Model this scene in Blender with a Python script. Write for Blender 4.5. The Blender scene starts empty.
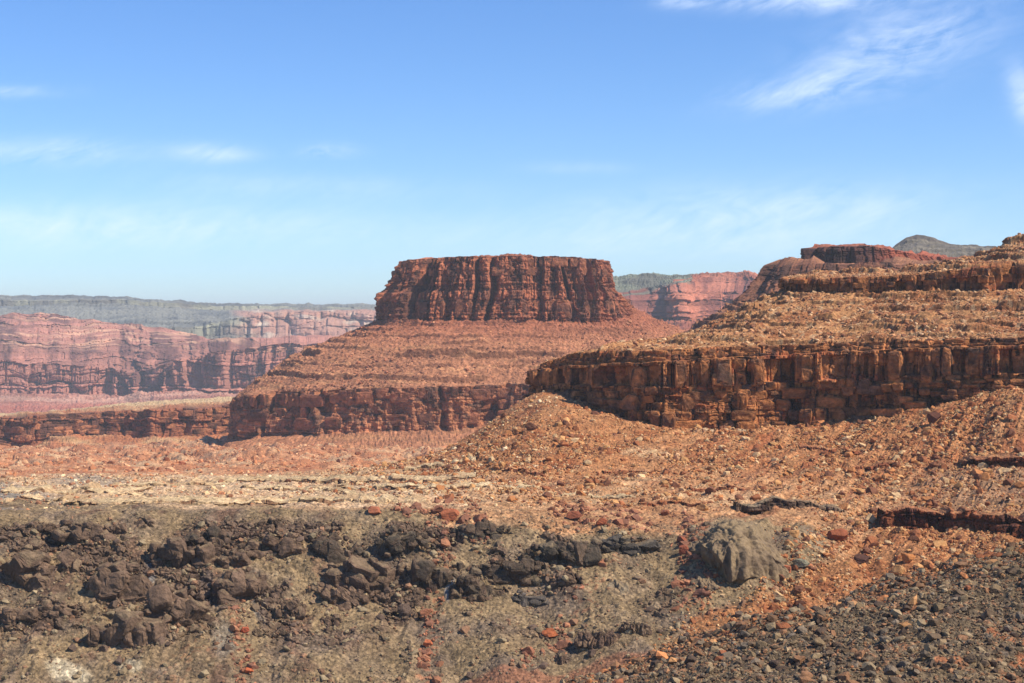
import bpy, math, random
import numpy as np
R = math.radians
# ------------------------------------------------------------------ camera
F = 1707.0; W2, H2 = 512.0, 341.5
PITCH = math.atan(21.5 / F)
cp, sp = math.cos(PITCH), math.sin(PITCH)
scene = bpy.context.scene
C = scene.collection
cam_d = bpy.data.cameras.new('camera'); cam = bpy.data.objects.new('camera', cam_d); C.objects.link(cam)
cam_d.sensor_width = 36; cam_d.lens = F / 1024 * 36
cam_d.clip_start = 0.5; cam_d.clip_end = 300000
cam.rotation_euler = (math.pi / 2 - PITCH, 0, 0)
scene.camera = cam
# ------------------------------------------------------------------ light
SUN_DIR = np.array([0.76, -0.30, 0.88]); SUN_DIR /= np.linalg.norm(SUN_DIR)
SUN_EL = math.asin(SUN_DIR[2]); SUN_AZ = math.atan2(SUN_DIR[0], SUN_DIR[1])   # from +Y, clockwise
sun_d = bpy.data.lights.new('sun', 'SUN'); sun = bpy.data.objects.new('sun', sun_d); C.objects.link(sun)
sun_d.energy = 5.0; sun_d.angle = R(0.53); sun_d.color = (1.0, 0.93, 0.80)
from mathutils import Vector
sun.rotation_euler = Vector(SUN_DIR.tolist()).to_track_quat('Z', 'Y').to_euler()
world = bpy.data.worlds.new('World'); scene.world = world; world.use_nodes = True
vs = scene.view_settings
vs.view_transform = 'Standard'; vs.look = 'None'; vs.gamma = 1; vs.exposure = 0.36; vs.use_curve_mapping = False
SKY_STRENGTH = 0.103; SKY_SAT = 1.15

def build_world():
    nt = world.node_tree; N = nt.nodes; L = nt.links; N.clear()
    out = N.new('ShaderNodeOutputWorld'); bg = N.new('ShaderNodeBackground')
    sky = N.new('ShaderNodeTexSky'); sky.sky_type = 'NISHITA'; sky.sun_disc = False
    sky.sun_elevation = SUN_EL; sky.sun_rotation = SUN_AZ
    sky.altitude = 1500; sky.air_density = 1.0; sky.dust_density = 0.0; sky.ozone_density = 1.6
    tc = N.new('ShaderNodeTexCoord'); sx = N.new('ShaderNodeSeparateXYZ'); L.new(tc.outputs['Generated'], sx.inputs[0])
    def m(op, a, b=None, c=None):
        n = N.new('ShaderNodeMath'); n.operation = op
        for i, v in enumerate((a, b, c)):
            if v is None: continue
            if isinstance(v, (int, float)): n.inputs[i].default_value = v
            else: L.new(v, n.inputs[i])
        return n.outputs[0]
    yy = m('MAXIMUM', sx.outputs[1], 0.05)
    u = m('DIVIDE', sx.outputs[0], yy); v = m('DIVIDE', sx.outputs[2], yy)
    front = m('GREATER_THAN', sx.outputs[1], 0.06)
    # wisp noise, stretched along the wind
    def streak(seed, su, sv, det, dist, rot):
        cb = N.new('ShaderNodeCombineXYZ')
        a = m('ADD', m('MULTIPLY', u, math.cos(rot)), m('MULTIPLY', v, math.sin(rot)))
        b = m('SUBTRACT', m('MULTIPLY', v, math.cos(rot)), m('MULTIPLY', u, math.sin(rot)))
        L.new(m('MULTIPLY', a, su), cb.inputs[0]); L.new(m('MULTIPLY', b, sv), cb.inputs[1]); cb.inputs[2].default_value = seed
        t = N.new('ShaderNodeTexNoise'); L.new(cb.outputs[0], t.inputs['Vector']); t.inputs['Scale'].default_value = 1
        t.inputs['Detail'].default_value = det; t.inputs['Roughness'].default_value = 0.62; t.inputs['Distortion'].default_value = dist
        return t.outputs[0]
    n1 = streak(3.1, 9, 27, 9, 1.6, 0.22); n2 = streak(8.7, 34, 80, 8, 1.4, 0.35)
    nn = m('ADD', m('MULTIPLY', n1, 0.62), m('MULTIPLY', n2, 0.38))
    total = None
    for (px, py, rx, ry, rot, amp, thr) in [
        (900, 48, 92, 34, 0.32, .58, .37), (800, 2, 85, 11, 0.02, .6, .38), (800, 92, 70, 14, 0.1, .55, .42),
        (1024, 100, 14, 30, 0.3, .5, .36), (50, 152, 78, 12, 0.0, .55, .36), (212, 153, 38, 9, 0.0, .5, .34),
        (328, 151, 26, 7, 0.0, .5, .40), (120, 226, 240, 22, 0.0, .42, .30), (760, 210, 170, 24, 0.04, .46, .34),
        (575, 168, 45, 6, 0.0, .2, .36), (300, 186, 140, 12, -0.03, .22, .34), (700, 240, 260, 20, 0, .25, .30),
        (680, 3, 20, 6, 0, .6, .4), (10, 92, 50, 6, 0, .35, .4)]:
        uc, vc = (px - 512) / F, (320 - py) / F
        du = m('SUBTRACT', u, uc); dv = m('SUBTRACT', v, vc)
        a = m('ADD', m('MULTIPLY', du, math.cos(rot) * F / rx), m('MULTIPLY', dv, math.sin(rot) * F / rx))
        b = m('SUBTRACT', m('MULTIPLY', dv, math.cos(rot) * F / ry), m('MULTIPLY', du, math.sin(rot) * F / ry))
        r2 = m('ADD', m('MULTIPLY', a, a), m('MULTIPLY', b, b))
        g = m('POWER', 2.718, m('MULTIPLY', r2, -1.0))
        dens = m('MAXIMUM', m('SUBTRACT', nn, thr), 0.0)
        w = m('MULTIPLY', m('MULTIPLY', g, dens), amp * 4.2)
        total = w if total is None else m('ADD', total, w)
    total = m('MULTIPLY', m('MINIMUM', total, 0.72), front)
    mix = N.new('ShaderNodeMix'); mix.data_type = 'RGBA'
    L.new(total, mix.inputs['Factor'])
    hs = N.new('ShaderNodeHueSaturation'); hs.inputs['Hue'].default_value = 0.503; hs.inputs['Saturation'].default_value = SKY_SAT; L.new(sky.outputs[0], hs.inputs['Color'])
    tn = N.new('ShaderNodeMix'); tn.data_type = 'RGBA'; tn.blend_type = 'MULTIPLY'; tn.inputs['Factor'].default_value = 1
    L.new(hs.outputs[0], tn.inputs['A']); tn.inputs['B'].default_value = (0.73, 0.95, 1.25, 1)
    L.new(tn.outputs['Result'], mix.inputs['A']); mix.inputs['B'].default_value = (8.0, 9.0, 10.4, 1)
    L.new(mix.outputs['Result'], bg.inputs[0]); bg.inputs[1].default_value = SKY_STRENGTH
    L.new(bg.outputs[0], out.inputs[0])
build_world()

# ------------------------------------------------------------------ helpers: camera geometry
def at(px, py, Y):
    """world point on the sight line of a pixel at distance Y"""
    u, v = (px - W2) / F, (H2 - py) / F
    k = Y / (cp + v * sp)
    return (u * k, Y, (v * cp - sp) * k)
def atz(px, Y, z):
    d = Y * cp - z * sp
    return ((px - W2) / F * d, Y, z)
def proj(P):
    d = P[..., 1] * cp - P[..., 2] * sp
    v = (P[..., 1] * sp + P[..., 2] * cp) / d
    return W2 + F * P[..., 0] / d, H2 - F * v

# ------------------------------------------------------------------ noise
_rng = np.random.RandomState(7)
_PM = _rng.permutation(4096).astype(np.int32)
_g = _rng.normal(size=(4096, 3)); _g /= np.linalg.norm(_g, axis=1)[:, None]; _GR = (_g * 1.5).astype(np.float32)
_RV = _rng.rand(4096).astype(np.float32)
def _hash(i, j, k):
    return _PM[(_PM[(_PM[i & 4095] + j) & 4095] + k) & 4095]
def noise(x, y, z=0.0):
    x, y, z = np.broadcast_arrays(np.asarray(x, np.float32), np.asarray(y, np.float32), np.asarray(z, np.float32))
    xi, yi, zi = np.floor(x).astype(np.int32), np.floor(y).astype(np.int32), np.floor(z).astype(np.int32)
    xf, yf, zf = x - xi, y - yi, z - zi
    f = lambda t: t * t * t * (t * (t * 6 - 15) + 10)
    u, v, w = f(xf), f(yf), f(zf); acc = 0
    for a in (0, 1):
        for b in (0, 1):
            for c in (0, 1):
                g = _GR[_hash(xi + a, yi + b, zi + c)]
                acc = acc + (u if a else 1 - u) * (v if b else 1 - v) * (w if c else 1 - w) * \
                    (g[..., 0] * (xf - a) + g[..., 1] * (yf - b) + g[..., 2] * (zf - c))
    return acc
from concurrent.futures import ThreadPoolExecutor
_pool = ThreadPoolExecutor(4)
def parallel(fn):
    def g(x, y, z=0.0, *a, **k):
        x, y, z = np.broadcast_arrays(np.asarray(x, np.float32), np.asarray(y, np.float32), np.asarray(z, np.float32))
        sh, n = x.shape, x.size
        if n < 60000: return fn(x, y, z, *a, **k)
        xf, yf, zf = x.reshape(-1), y.reshape(-1), z.reshape(-1); st = 40000
        parts = list(_pool.map(lambda i: fn(xf[i:i + st], yf[i:i + st], zf[i:i + st], *a, **k), range(0, n, st)))
        if isinstance(parts[0], tuple): return tuple(np.concatenate([p[i] for p in parts]).reshape(sh) for i in range(len(parts[0])))
        return np.concatenate(parts).reshape(sh)
    return g
noise = parallel(noise)
def fbm(x, y, z=0.0, o=4, gain=0.5, ridge=False):
    s, a, f = 0, 1.0, 1.0
    for i in range(o):
        n = noise(x * f + 13.7 * i, y * f + 7.1 * i, np.asarray(z) * f + 3.3 * i)
        s = s + a * ((0.5 - np.abs(n)) * 2 - 0.5 if ridge else n); a *= gain; f *= 2.03
    return s
def rnd(i, j=0, k=0):
    return _RV[_hash(np.asarray(i, np.int32), np.asarray(j, np.int32), np.asarray(k, np.int32))]
def worley(x, y, z, seed=0, three=True):
    """F1, F2 and the random value of the nearest cell"""
    x, y, z = np.broadcast_arrays(np.asarray(x, np.float32), np.asarray(y, np.float32), np.asarray(z, np.float32))
    xi, yi, zi = np.floor(x).astype(np.int32), np.floor(y).astype(np.int32), np.floor(z).astype(np.int32)
    f1 = np.full(x.shape, 9., np.float32); f2 = f1.copy(); idv = np.zeros(x.shape, np.float32)
    for a in (-1, 0, 1):
        for b in (-1, 0, 1):
            for c in ((-1, 0, 1) if three else (0,)):
                i, j, k = xi + a, yi + b, zi + c
                h = _hash(i, j, k + seed)
                d = (i + _RV[h] - x) ** 2 + (j + _RV[(h + 97) & 4095] - y) ** 2
                if three: d = d + (k + _RV[(h + 311) & 4095] - z) ** 2
                near = d < f1
                f2 = np.where(near, f1, np.minimum(f2, d)); idv = np.where(near, _RV[(h + 1777) & 4095], idv); f1 = np.where(near, d, f1)
    return np.sqrt(f1), np.sqrt(f2), idv
worley = parallel(worley)
def sm(x, a, b):
    t = np.clip((x - a) / (b - a), 0, 1); return t * t * (3 - 2 * t)
def lin(r, g, b):
    f = lambda c: (c / 255 / 12.92) if c <= 10 else ((c / 255 + 0.055) / 1.055) ** 2.4
    return np.array([f(r), f(g), f(b)], np.float32)
def mixc(a, b, t):
    t = np.asarray(t)[..., None]; return a * (1 - t) + b * t

# ------------------------------------------------------------------ mesh building
def mesh_arrays(name, V, Fc, col=None, smooth=True):
    """V (n,3); Fc (m,k) with one k; col (n,3)"""
    me = bpy.data.meshes.new(name); V = np.ascontiguousarray(V, np.float32); Fc = np.ascontiguousarray(Fc, np.int32)
    me.vertices.add(len(V)); me.vertices.foreach_set('co', V.ravel())
    me.loops.add(Fc.size); me.loops.foreach_set('vertex_index', Fc.ravel())
    me.polygons.add(len(Fc)); k = Fc.shape[1]
    me.polygons.foreach_set('loop_start', np.arange(0, Fc.size, k, dtype=np.int32))
    me.update(calc_edges=True)
    me.polygons.foreach_set('use_smooth', np.full(len(Fc), smooth, bool))
    if col is not None:
        ca = me.color_attributes.new('rock', 'FLOAT_COLOR', 'POINT')
        c4 = np.ones((len(V), 4), np.float32); c4[:, :3] = np.clip(col, 0.003, 1); ca.data.foreach_set('color', c4.ravel())
    me.validate(); return me
def grid_faces(r, c, closed=False):
    i, j = np.meshgrid(np.arange(r - 1), np.arange(c if closed else c - 1), indexing='ij')
    j2 = (j + 1) % c
    return np.stack([i * c + j, i * c + j2, (i + 1) * c + j2, (i + 1) * c + j], -1).reshape(-1, 4)
def add(name, me, mat, label=None, cat=None, group=None, kind=None, parent=None, loc=None):
    o = bpy.data.objects.new(name, me); C.objects.link(o)
    if mat is not None and me is not None and not me.materials: me.materials.append(mat)
    for k, v in (('label', label), ('category', cat), ('group', group), ('kind', kind)):
        if v: o[k] = v
    if parent: o.parent = parent
    if loc is not None: o.location = loc
    return o

def rock_material(name, pix, speck=0.5, bump=0.6, strata=0.0, pebble=0.0, rough=0.93, hue=(1, 1, 1)):
    """pix = metres per picture pixel where the thing stands, which sets the grain"""
    m = bpy.data.materials.new(name); m.use_nodes = True; nt = m.node_tree; N = nt.nodes; L = nt.links
    b = N['Principled BSDF']; b.inputs['Roughness'].default_value = rough
    b.inputs['Specular IOR Level'].default_value = 0.18
    at_ = N.new('ShaderNodeAttribute'); at_.attribute_name = 'rock'
    geo = N.new('ShaderNodeNewGeometry')
    def tex(kind, scale, vec=None, **kw):
        t = N.new(kind); t.inputs['Scale'].default_value = scale; L.new(vec or geo.outputs['Position'], t.inputs['Vector'])
        for k, v in kw.items(): t.inputs[k].default_value = v
        return t
    def mrange(src, a, b_, c, d):
        n = N.new('ShaderNodeMapRange'); L.new(src, n.inputs[0])
        for i, v in enumerate((a, b_, c, d)): n.inputs[i + 1].default_value = v
        return n.outputs[0]
    def mul(a, b_):
        n = N.new('ShaderNodeMix'); n.data_type = 'RGBA'; n.blend_type = 'MULTIPLY'; n.inputs['Factor'].default_value = 1
        L.new(a, n.inputs['A'])
        if isinstance(b_, tuple): n.inputs['B'].default_value = (*b_, 1)
        else: L.new(b_, n.inputs['B'])
        return n.outputs['Result']
    n1 = tex('ShaderNodeTexNoise', 0.22 / pix, Detail=7, Roughness=0.72)
    n2 = tex('ShaderNodeTexNoise', 0.035 / pix, Detail=6, Roughness=0.65)
    col = mul(at_.outputs['Color'], hue)
    col = mul(col, mrange(n1.outputs[0], 0.28, 0.72, 1 - 0.75 * speck, 1 + 0.6 * speck))
    col = mul(col, mrange(n2.outputs[0], 0.3, 0.7, 1 - 0.35 * speck, 1 + 0.35 * speck))
    if pebble > 0:
        v = tex('ShaderNodeTexVoronoi', 0.33 / pix)
        sx = N.new('ShaderNodeSeparateColor'); L.new(v.outputs['Color'], sx.inputs[0])
        col = mul(col, mrange(sx.outputs[0], 0, 1, 1 - 0.62 * pebble, 1 + 0.5 * pebble))
    if strata > 0:
        mp = N.new('ShaderNodeMapping'); L.new(geo.outputs['Position'], mp.inputs[0]); mp.inputs['Scale'].default_value = (0.03, 0.03, 1)
        s = tex('ShaderNodeTexNoise', 0.30 / pix, mp.outputs[0], Detail=5, Roughness=0.7)
        col = mul(col, mrange(s.outputs[0], 0.3, 0.7, 1 - 0.6 * strata, 1 + 0.45 * strata))
    L.new(col, b.inputs['Base Color'])
    bt = tex('ShaderNodeTexNoise', 0.16 / pix, Detail=9, Roughness=0.75)
    bp = N.new('ShaderNodeBump'); bp.inputs['Strength'].default_value = bump; bp.inputs['Distance'].default_value = pix * 3.0
    L.new(bt.outputs[0], bp.inputs['Height']); last = bp
    vb = tex('ShaderNodeTexVoronoi', 0.27 / pix)
    bp2 = N.new('ShaderNodeBump'); bp2.inputs['Strength'].default_value = bump * (0.35 + 0.5 * pebble); bp2.inputs['Distance'].default_value = pix * 2.2; bp2.invert = True
    L.new(vb.outputs['Distance'], bp2.inputs['Height']); L.new(bp.outputs[0], bp2.inputs['Normal'])
    L.new(bp2.outputs[0], b.inputs['Normal'])
    return m

# ------------------------------------------------------------------ lofted land forms
def cr(ctrl, q, closed=False):
    ctrl = np.asarray(ctrl, np.float64); K = len(ctrl)
    i = np.floor(q).astype(int)
    if not closed: i = np.clip(i, 0, K - 2)
    t = (q - i)[:, None]
    g = (lambda j: ctrl[j % K]) if closed else (lambda j: ctrl[np.clip(j, 0, K - 1)])
    p0, p1, p2, p3 = g(i - 1), g(i), g(i + 1), g(i + 2)
    return 0.5 * (2 * p1 + (p2 - p0) * t + (2 * p0 - 5 * p1 + 4 * p2 - p3) * t * t + (3 * p1 - p0 - 3 * p2 + p3) * t ** 3)
class Loft:
    def __init__(self, lines, rows, cols, lead=0, closed=False, smooth_t=False, hidden=0.25):
        K = len(lines[0]); assert all(len(l) == K for l in lines), [len(l) for l in lines]
        top = K if closed else K - 1
        qd = np.linspace(0, top, 3000); D = cr(lines[lead], qd, closed); X, _ = proj(D)
        dXs = np.diff(X); step = np.where(dXs > 0, dXs, -.2 * dXs) + hidden * np.linalg.norm(np.diff(D, axis=0), axis=1) / (D[1:, 1] / F)
        cum = np.concatenate([[0], np.cumsum(step)]); cum /= cum[-1]
        q = np.interp(np.linspace(0, 1, cols + (1 if closed else 0)), cum, qd)
        if closed: q = q[:-1]
        Ls = np.stack([cr(l, q, closed) for l in lines])          # (n_lines, cols, 3)
        tt = np.concatenate([np.arange(n) / n + i for i, n in enumerate(rows)] + [[float(len(rows))]])
        self.T = tt; i = np.minimum(tt.astype(int), len(rows) - 1); f = (tt - i)[:, None, None]
        if smooth_t:
            n = len(lines); g = lambda j: Ls[np.clip(j, 0, n - 1)]
            p0, p1, p2, p3 = g(i - 1), g(i), g(i + 1), g(i + 2)
            cat = 0.5 * (2 * p1 + (p2 - p0) * f + (2 * p0 - 5 * p1 + 4 * p2 - p3) * f * f + (3 * p1 - p0 - 3 * p2 + p3) * f ** 3)
            lin_ = p1 * (1 - f) + p2 * f
            self.P = 0.5 * cat + 0.5 * lin_
        else: self.P = Ls[i] * (1 - f) + Ls[i + 1] * f
        self.seg = np.repeat(i[:, None], cols, 1); self.tl = np.repeat((tt - i)[:, None], cols, 1)
        self.L = Ls; self.closed = closed
        ld = Ls[lead]; d = np.linalg.norm(np.diff(ld[:, :2], axis=0), axis=1)
        self.S = np.repeat(np.concatenate([[0], np.cumsum(d)])[None], len(tt), 0)
        T = np.roll(ld, -3, 0)[:, :2] - np.roll(ld, 3, 0)[:, :2]
        if not closed: T[:3] = T[3]; T[-3:] = T[-4]
        T /= np.linalg.norm(T, axis=1)[:, None] + 1e-9
        for _ in range(25):
            T = (np.roll(T, 1, 0) + T * 2 + np.roll(T, -1, 0)) / 4 if closed else np.concatenate([T[:1], (T[:-2] + 2 * T[1:-1] + T[2:]) / 4, T[-1:]])
        T /= np.linalg.norm(T, axis=1)[:, None] + 1e-9
        self.Nh = np.stack([T[:, 1], -T[:, 0], 0 * T[:, 0]], -1)[None]
    def cliff_weight(self, segs, lam):
        """1 inside the given cliff segments, falling off outside; also Z clamped to the cliff"""
        P = self.P; w = np.zeros(self.S.shape); 
        lo = self.L[segs[0]][:, 2][None]; hi = self.L[segs[-1] + 1][:, 2][None]
        inside = (self.T[:, None] >= segs[0]) & (self.T[:, None] <= segs[-1] + 1)
        dl = np.linalg.norm(P - self.L[segs[0]][None], axis=-1); dh = np.linalg.norm(P - self.L[segs[-1] + 1][None], axis=-1)
        w = np.where(inside, 1.0, np.exp(-np.minimum(dl, dh) / lam))
        return w, np.clip(P[..., 2], np.minimum(lo, hi), np.maximum(lo, hi)), inside
    def push(self, d, vec): self.P = self.P + d[..., None] * vec
    def mesh(self, name, col, smooth=False):
        r, c = self.S.shape
        return mesh_arrays(name, self.P.reshape(-1, 3), grid_faces(r, c, self.closed), np.broadcast_to(col, (r, c, 3)).reshape(-1, 3), smooth)

def brick(S, Z, w, h, seed, crack=0.5, cw=0.09):
    zz = Z / h + 0.35 * noise(S / (3 * w), Z / (2 * h), seed); k = np.floor(zz); fz = zz - k
    ss = S / w + rnd(k.astype(int), seed) * 17 + 0.5 * noise(S / w * 0.45, k * 1.7, seed + .5) + 0.12 * noise(S / w * 1.5, Z / h * 2.5, seed + 2.)
    c = np.floor(ss); fr = ss - c; r = rnd(c.astype(int), k.astype(int), seed)
    e = np.minimum(fr, 1 - fr); ez = np.minimum(fz, 1 - fz)
    cs = rnd(c.astype(int) + (fr > .5), k.astype(int), seed + 5)
    return r - crack * cs * (1 - sm(e, 0, cw)) - 0.4 * crack * (1 - sm(ez, 0, cw * .7))
def vblock(S, w, seed, crack=0., warp=.5):
    ss = S / w + warp * noise(S / w * .45, .5, seed + .5) + rnd(seed) * 31; c = np.floor(ss).astype(int); fr = ss - c
    return rnd(c, seed) - crack * rnd(c + (fr > .5), seed + 5) * (1 - sm(np.minimum(fr, 1 - fr), 0, .07))
def beds(Z, S, h, seed, n=400):
    """random hard and soft beds: a stepped offset that depends on height"""
    rr = np.random.RandomState(seed); th = h * (0.35 + rr.rand(n) ** 2 * 2.2); edges = np.cumsum(th) - th.sum() / 2; off = rr.rand(n)
    zz = Z + h * 0.25 * noise(S / (h * 9), 0.3 + seed, seed)
    i = np.clip(np.searchsorted(edges, zz.ravel()).reshape(zz.shape), 0, n - 1)
    f = (zz - edges[np.maximum(i - 1, 0)]) / np.maximum(th[i], 1e-6)
    return off[i] - 0.35 * (1 - sm(np.minimum(f, 1 - f), 0, .12)), off[i], i
def terrace(Z, S, h, seed, sharp=0.14, rise=0.6, L=120., thr=0.0):
    """turns part of a slope into small risers and treads; returns dz"""
    t = Z / h + 0.22 * noise(S / L * 2, Z / h * .2, seed) + 0.1 * noise(S / L * 9, 0.5, seed + 1); k = np.floor(t); f = t - k
    g = np.where(f < sharp, f / sharp * rise, rise + (f - sharp) / (1 - sharp) * (1 - rise))
    msk = sm(noise(S / L, k * 3.3, seed + 2) + 0.5 * noise(S / L * 4, k * 5.3, seed + 3), thr - .05, thr + .15)
    return (g - f) * h * msk, msk * (f < sharp * 1.1), k

# colours of the rocks, as base colours
RED = lin(178, 98, 66); ORANGE = lin(174, 120, 78); RUST = lin(154, 92, 56); VARN = lin(86, 52, 42)
TAN = lin(194, 156, 116); CREAM = lin(208, 178, 142); GREYG = lin(144, 120, 88); DARK = lin(92, 72, 60)
GREEN = lin(118, 120, 108); PINK = lin(196, 128, 100); BROWN = lin(122, 84, 62); SLATE = lin(84, 80, 74)

# ------------------------------------------------------------------ the ground: one sheet from the gorge to the horizon
PX = [-220, 0, 110, 220, 330, 440, 540, 640, 740, 840, 940, 1040, 1260]
def line(pys, Ys):
    if isinstance(Ys, (int, float)): Ys = [Ys] * len(PX)
    return [at(a, b, y) for a, b, y in zip(PX, pys, Ys)]
def zline(z, Y): return [atz(a, Y, z) for a in PX]
G = [zline(-185, 520),
     line([745] * 13, [572, 572, 572, 572, 570, 566, 562, 556, 550, 545, 540, 536, 530]),
     line([683] * 13, [604, 604, 604, 604, 602, 600, 596, 590, 585, 580, 572, 566, 560]),
     line([595, 598, 598, 600, 600, 604, 606, 612, 620, 626, 620, 610, 600], [652, 652, 650, 650, 650, 650, 648, 640, 632, 626, 622, 620, 612]),
     line([520, 516, 514, 513, 512, 512, 520, 530, 545, 560, 560, 545, 530], [704, 704, 704, 704, 702, 702, 698, 694, 688, 682, 680, 684, 684]),
     line([508, 504, 503, 502, 500, 497, 500, 506, 512, 518, 512, 496, 480], [770, 770, 770, 770, 765, 760, 755, 750, 745, 740, 745, 750, 760]),
     line([488, 487, 487, 487, 485, 480, 474, 478, 480, 478, 468, 450, 435], [900, 900, 900, 900, 895, 880, 865, 860, 855, 850, 850, 850, 850]),
     line([479, 479, 478, 478, 474, 458, 430, 444, 447, 445, 425, 402, 395], [1020, 1020, 1020, 1020, 1010, 990, 970, 950, 945, 930, 915, 890, 880]),
     line([477, 476, 475, 475, 471, 452, 395, 414, 425, 418, 396, 384, 382], [1150, 1150, 1150, 1150, 1130, 1110, 1110, 1060, 1020, 1010, 990, 970, 960]),
     line([474, 473, 472, 472, 470, 470, 420, 424, 424, 420, 400, 392, 390], [1350, 1350, 1350, 1350, 1350, 1350, 1350, 1300, 1250, 1250, 1250, 1250, 1250]),
     line([462, 462, 460, 457, 458, 460, 450, 450, 450, 450, 450, 450, 450], 2050),
     line([452, 452, 450, 446, 446, 446, 446, 446, 446, 446, 446, 446, 446], 2900),
     zline(-275, 3700), zline(-320, 5200), zline(-360, 7000), zline(-420, 12000), zline(-430, 120000)]
gl = Loft(G, [4, 14, 128, 150, 60, 52, 34, 36, 16, 40, 40, 14, 8, 8, 6, 6], 1500, lead=6, smooth_t=True)
def ground_colour(X, Y, PXs, PYs, r1, r2):
    """which rock or debris lies where"""
    col = np.empty(X.shape + (3,), np.float32)
    wob = 9 * fbm(X / 26, Y / 26, 1., 4)
    wob2 = 14 * fbm(X / 60, Y / 60, 5., 4)
    py = PYs + wob; px = PXs + wob2
    olive = mixc(GREYG, lin(128, 108, 88), sm(fbm(X / 22, Y / 22, 3., 4), -.3, .7))
    olive = mixc(olive, lin(112, 84, 66), 0.85 * sm(fbm(X / 14, Y / 14, 8., 4), .12, .6) * sm(460 - px, 0, 200))
    redd = mixc(ORANGE, RUST, sm(fbm(X / 18, Y / 18, 12., 5), -.2, .9))
    buff = mixc(TAN, lin(182, 140, 100), sm(fbm(X / 30, Y / 9, 17., 5), -.3, .5))
    plain = mixc(lin(184, 122, 84), lin(198, 150, 110), sm(fbm(X / 120, Y / 90, 21., 5), -.2, .6))
    # wall of the side canyon -> bench -> debris
    rim = np.interp(px, [0, 300, 420, 470, 560, 640, 680, 720, 760, 790, 815, 900], [504, 507, 514, 528, 534, 530, 536, 528, 526, 527, 535, 700])
    t = sm(py, rim - 5, rim + 4)
    far = sm(Y, 980, 1180)
    bench = mixc(buff, redd, sm(px + wob2, 330, 620) * 0.5 + 0.25 * sm(fbm(X / 16, Y / 8, 30., 4), 0, .4))
    col = mixc(bench, plain, far)
    # the red cone of debris below the nose and the right hand slopes
    cone = sm(np.interp(px, [380, 450, 540, 600, 700, 1100], [452, 478, 486, 482, 470, 520]) - py, -14, 18) * sm(px, 350, 470) * (1 - sm(Y, 1500, 1700))
    col = mixc(col, redd, cone)
    pale = sm(fbm(X / 24, Y / 10, 44., 5), .15, .55) * (1 - cone) * sm(px, 380, 480) * (1 - sm(py, 505, 520))
    col = mixc(col, TAN, pale * .8)
    gul = fbm((X - .49 * Y) / 11, Y / 150, 77., 4)
    col = mixc(col, lin(146, 84, 56), sm(gul, .0, .5) * sm(px, 620, 760) * .6 * (1 - far)); col = mixc(col, lin(190, 142, 100), sm(-gul, .1, .6) * sm(px, 560, 700) * .5 * (1 - far))
    # light limestone beds on the left
    lime = sm(px, -50, 60) * (1 - sm(px, 400, 520)) * sm(py, 476, 481) * (1 - sm(py, 502, 508)) 
    col = mixc(col, lin(206, 170, 128), sm(fbm(X / 70, Y / 40, 64., 5), .1, .5) * far * .75)
    lime = lime * (0.55 + 0.45 * sm(noise(X / 60, Y / 5., 3.), -.2, .2))
    col = mixc(col, CREAM, lime * .65)
    col = mixc(col, olive, t)
    # red tongues of debris that run down the wall
    for (x0, y0, x1, y1, w, a) in [(450, 512, 425, 683, 9, .6), (235, 600, 245, 690, 8, .55), (690, 540, 700, 620, 16, .8), (475, 515, 478, 545, 7, .8), (620, 560, 560, 640, 6, .4), (205, 650, 160, 690, 14, .3)]:
        k = np.clip(((PXs - x0) * (x1 - x0) + (PYs - y0) * (y1 - y0)) / ((x1 - x0) ** 2 + (y1 - y0) ** 2), 0, 1)
        d = np.hypot(PXs - x0 - k * (x1 - x0) + wob * .7, (PYs - y0 - k * (y1 - y0)) * .6)
        col = mixc(col, lin(160, 98, 66), a * (1 - sm(d, w * .5, w * 1.3)) * sm(r1, .25, .5))
    # the red strip above the dark rubble
    band = PYs - np.interp(PXs, [560, 640, 700, 760, 840, 900, 1024], [690, 664, 622, 604, 560, 510, 470])
    col = mixc(col, redd * .92, sm(band + wob * 1.3, -6, 8) * sm(PXs, 560, 640))
    rgt = sm(px, 860, 960) * sm(py, 455, 475) * (1 - sm(py, 505, 530))
    col = mixc(col, lin(150, 118, 90), rgt * .7)
    flat = sm(PYs - np.interp(PXs, [340, 430, 520, 600, 680], [700, 682, 668, 660, 652]) + wob * .4, -2, 3) * sm(PXs, 300, 420)
    col = mixc(col, lin(150, 100, 74), flat * .8)
    for (x0, y0, rx, ry, cc) in [(70, 672, 20, 10, lin(200, 182, 150)), (130, 668, 14, 7, lin(186, 168, 138)), (115, 640, 12, 9, lin(190, 160, 120)),
                                 (150, 572, 9, 14, lin(140, 136, 134)), (203, 585, 6, 9, lin(150, 146, 140)), (262, 600, 8, 20, lin(140, 132, 122)), (450, 592, 6, 12, lin(150, 145, 140)), (225, 645, 10, 22, lin(138, 124, 106)),
                                 (720, 430, 30, 5, CREAM), (720, 500, 60, 6, TAN), (650, 455, 30, 6, TAN)]:
        e = np.hypot((PXs - x0 + wob) / rx, (PYs - y0 + wob * .5) / ry)
        col = mixc(col, cc, .8 * (1 - sm(e, .6, 1.25)))
    # bluish shale on the floor beyond the bench, far left
    sh = sm(60 - px, -20, 50) * sm(py, 484, 492) * (1 - sm(py, 503, 507))
    sh = np.maximum(sh, .6 * (1 - sm(np.hypot((PXs - 90) / 45, (PYs - 482 + wob * .3) / 7), .5, 1.2)))
    col = mixc(col, lin(136, 128, 116), sh * .85)
    return col, t
X, Y, Z = np.moveaxis(gl.P, -1, 0); GPX, GPY = proj(gl.P)
pixm = Y / F
near = 1 - sm(Y, 1000, 1500)
wall = sm(Y, 560, 600) * (1 - sm(Y, 690, 730))
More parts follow.
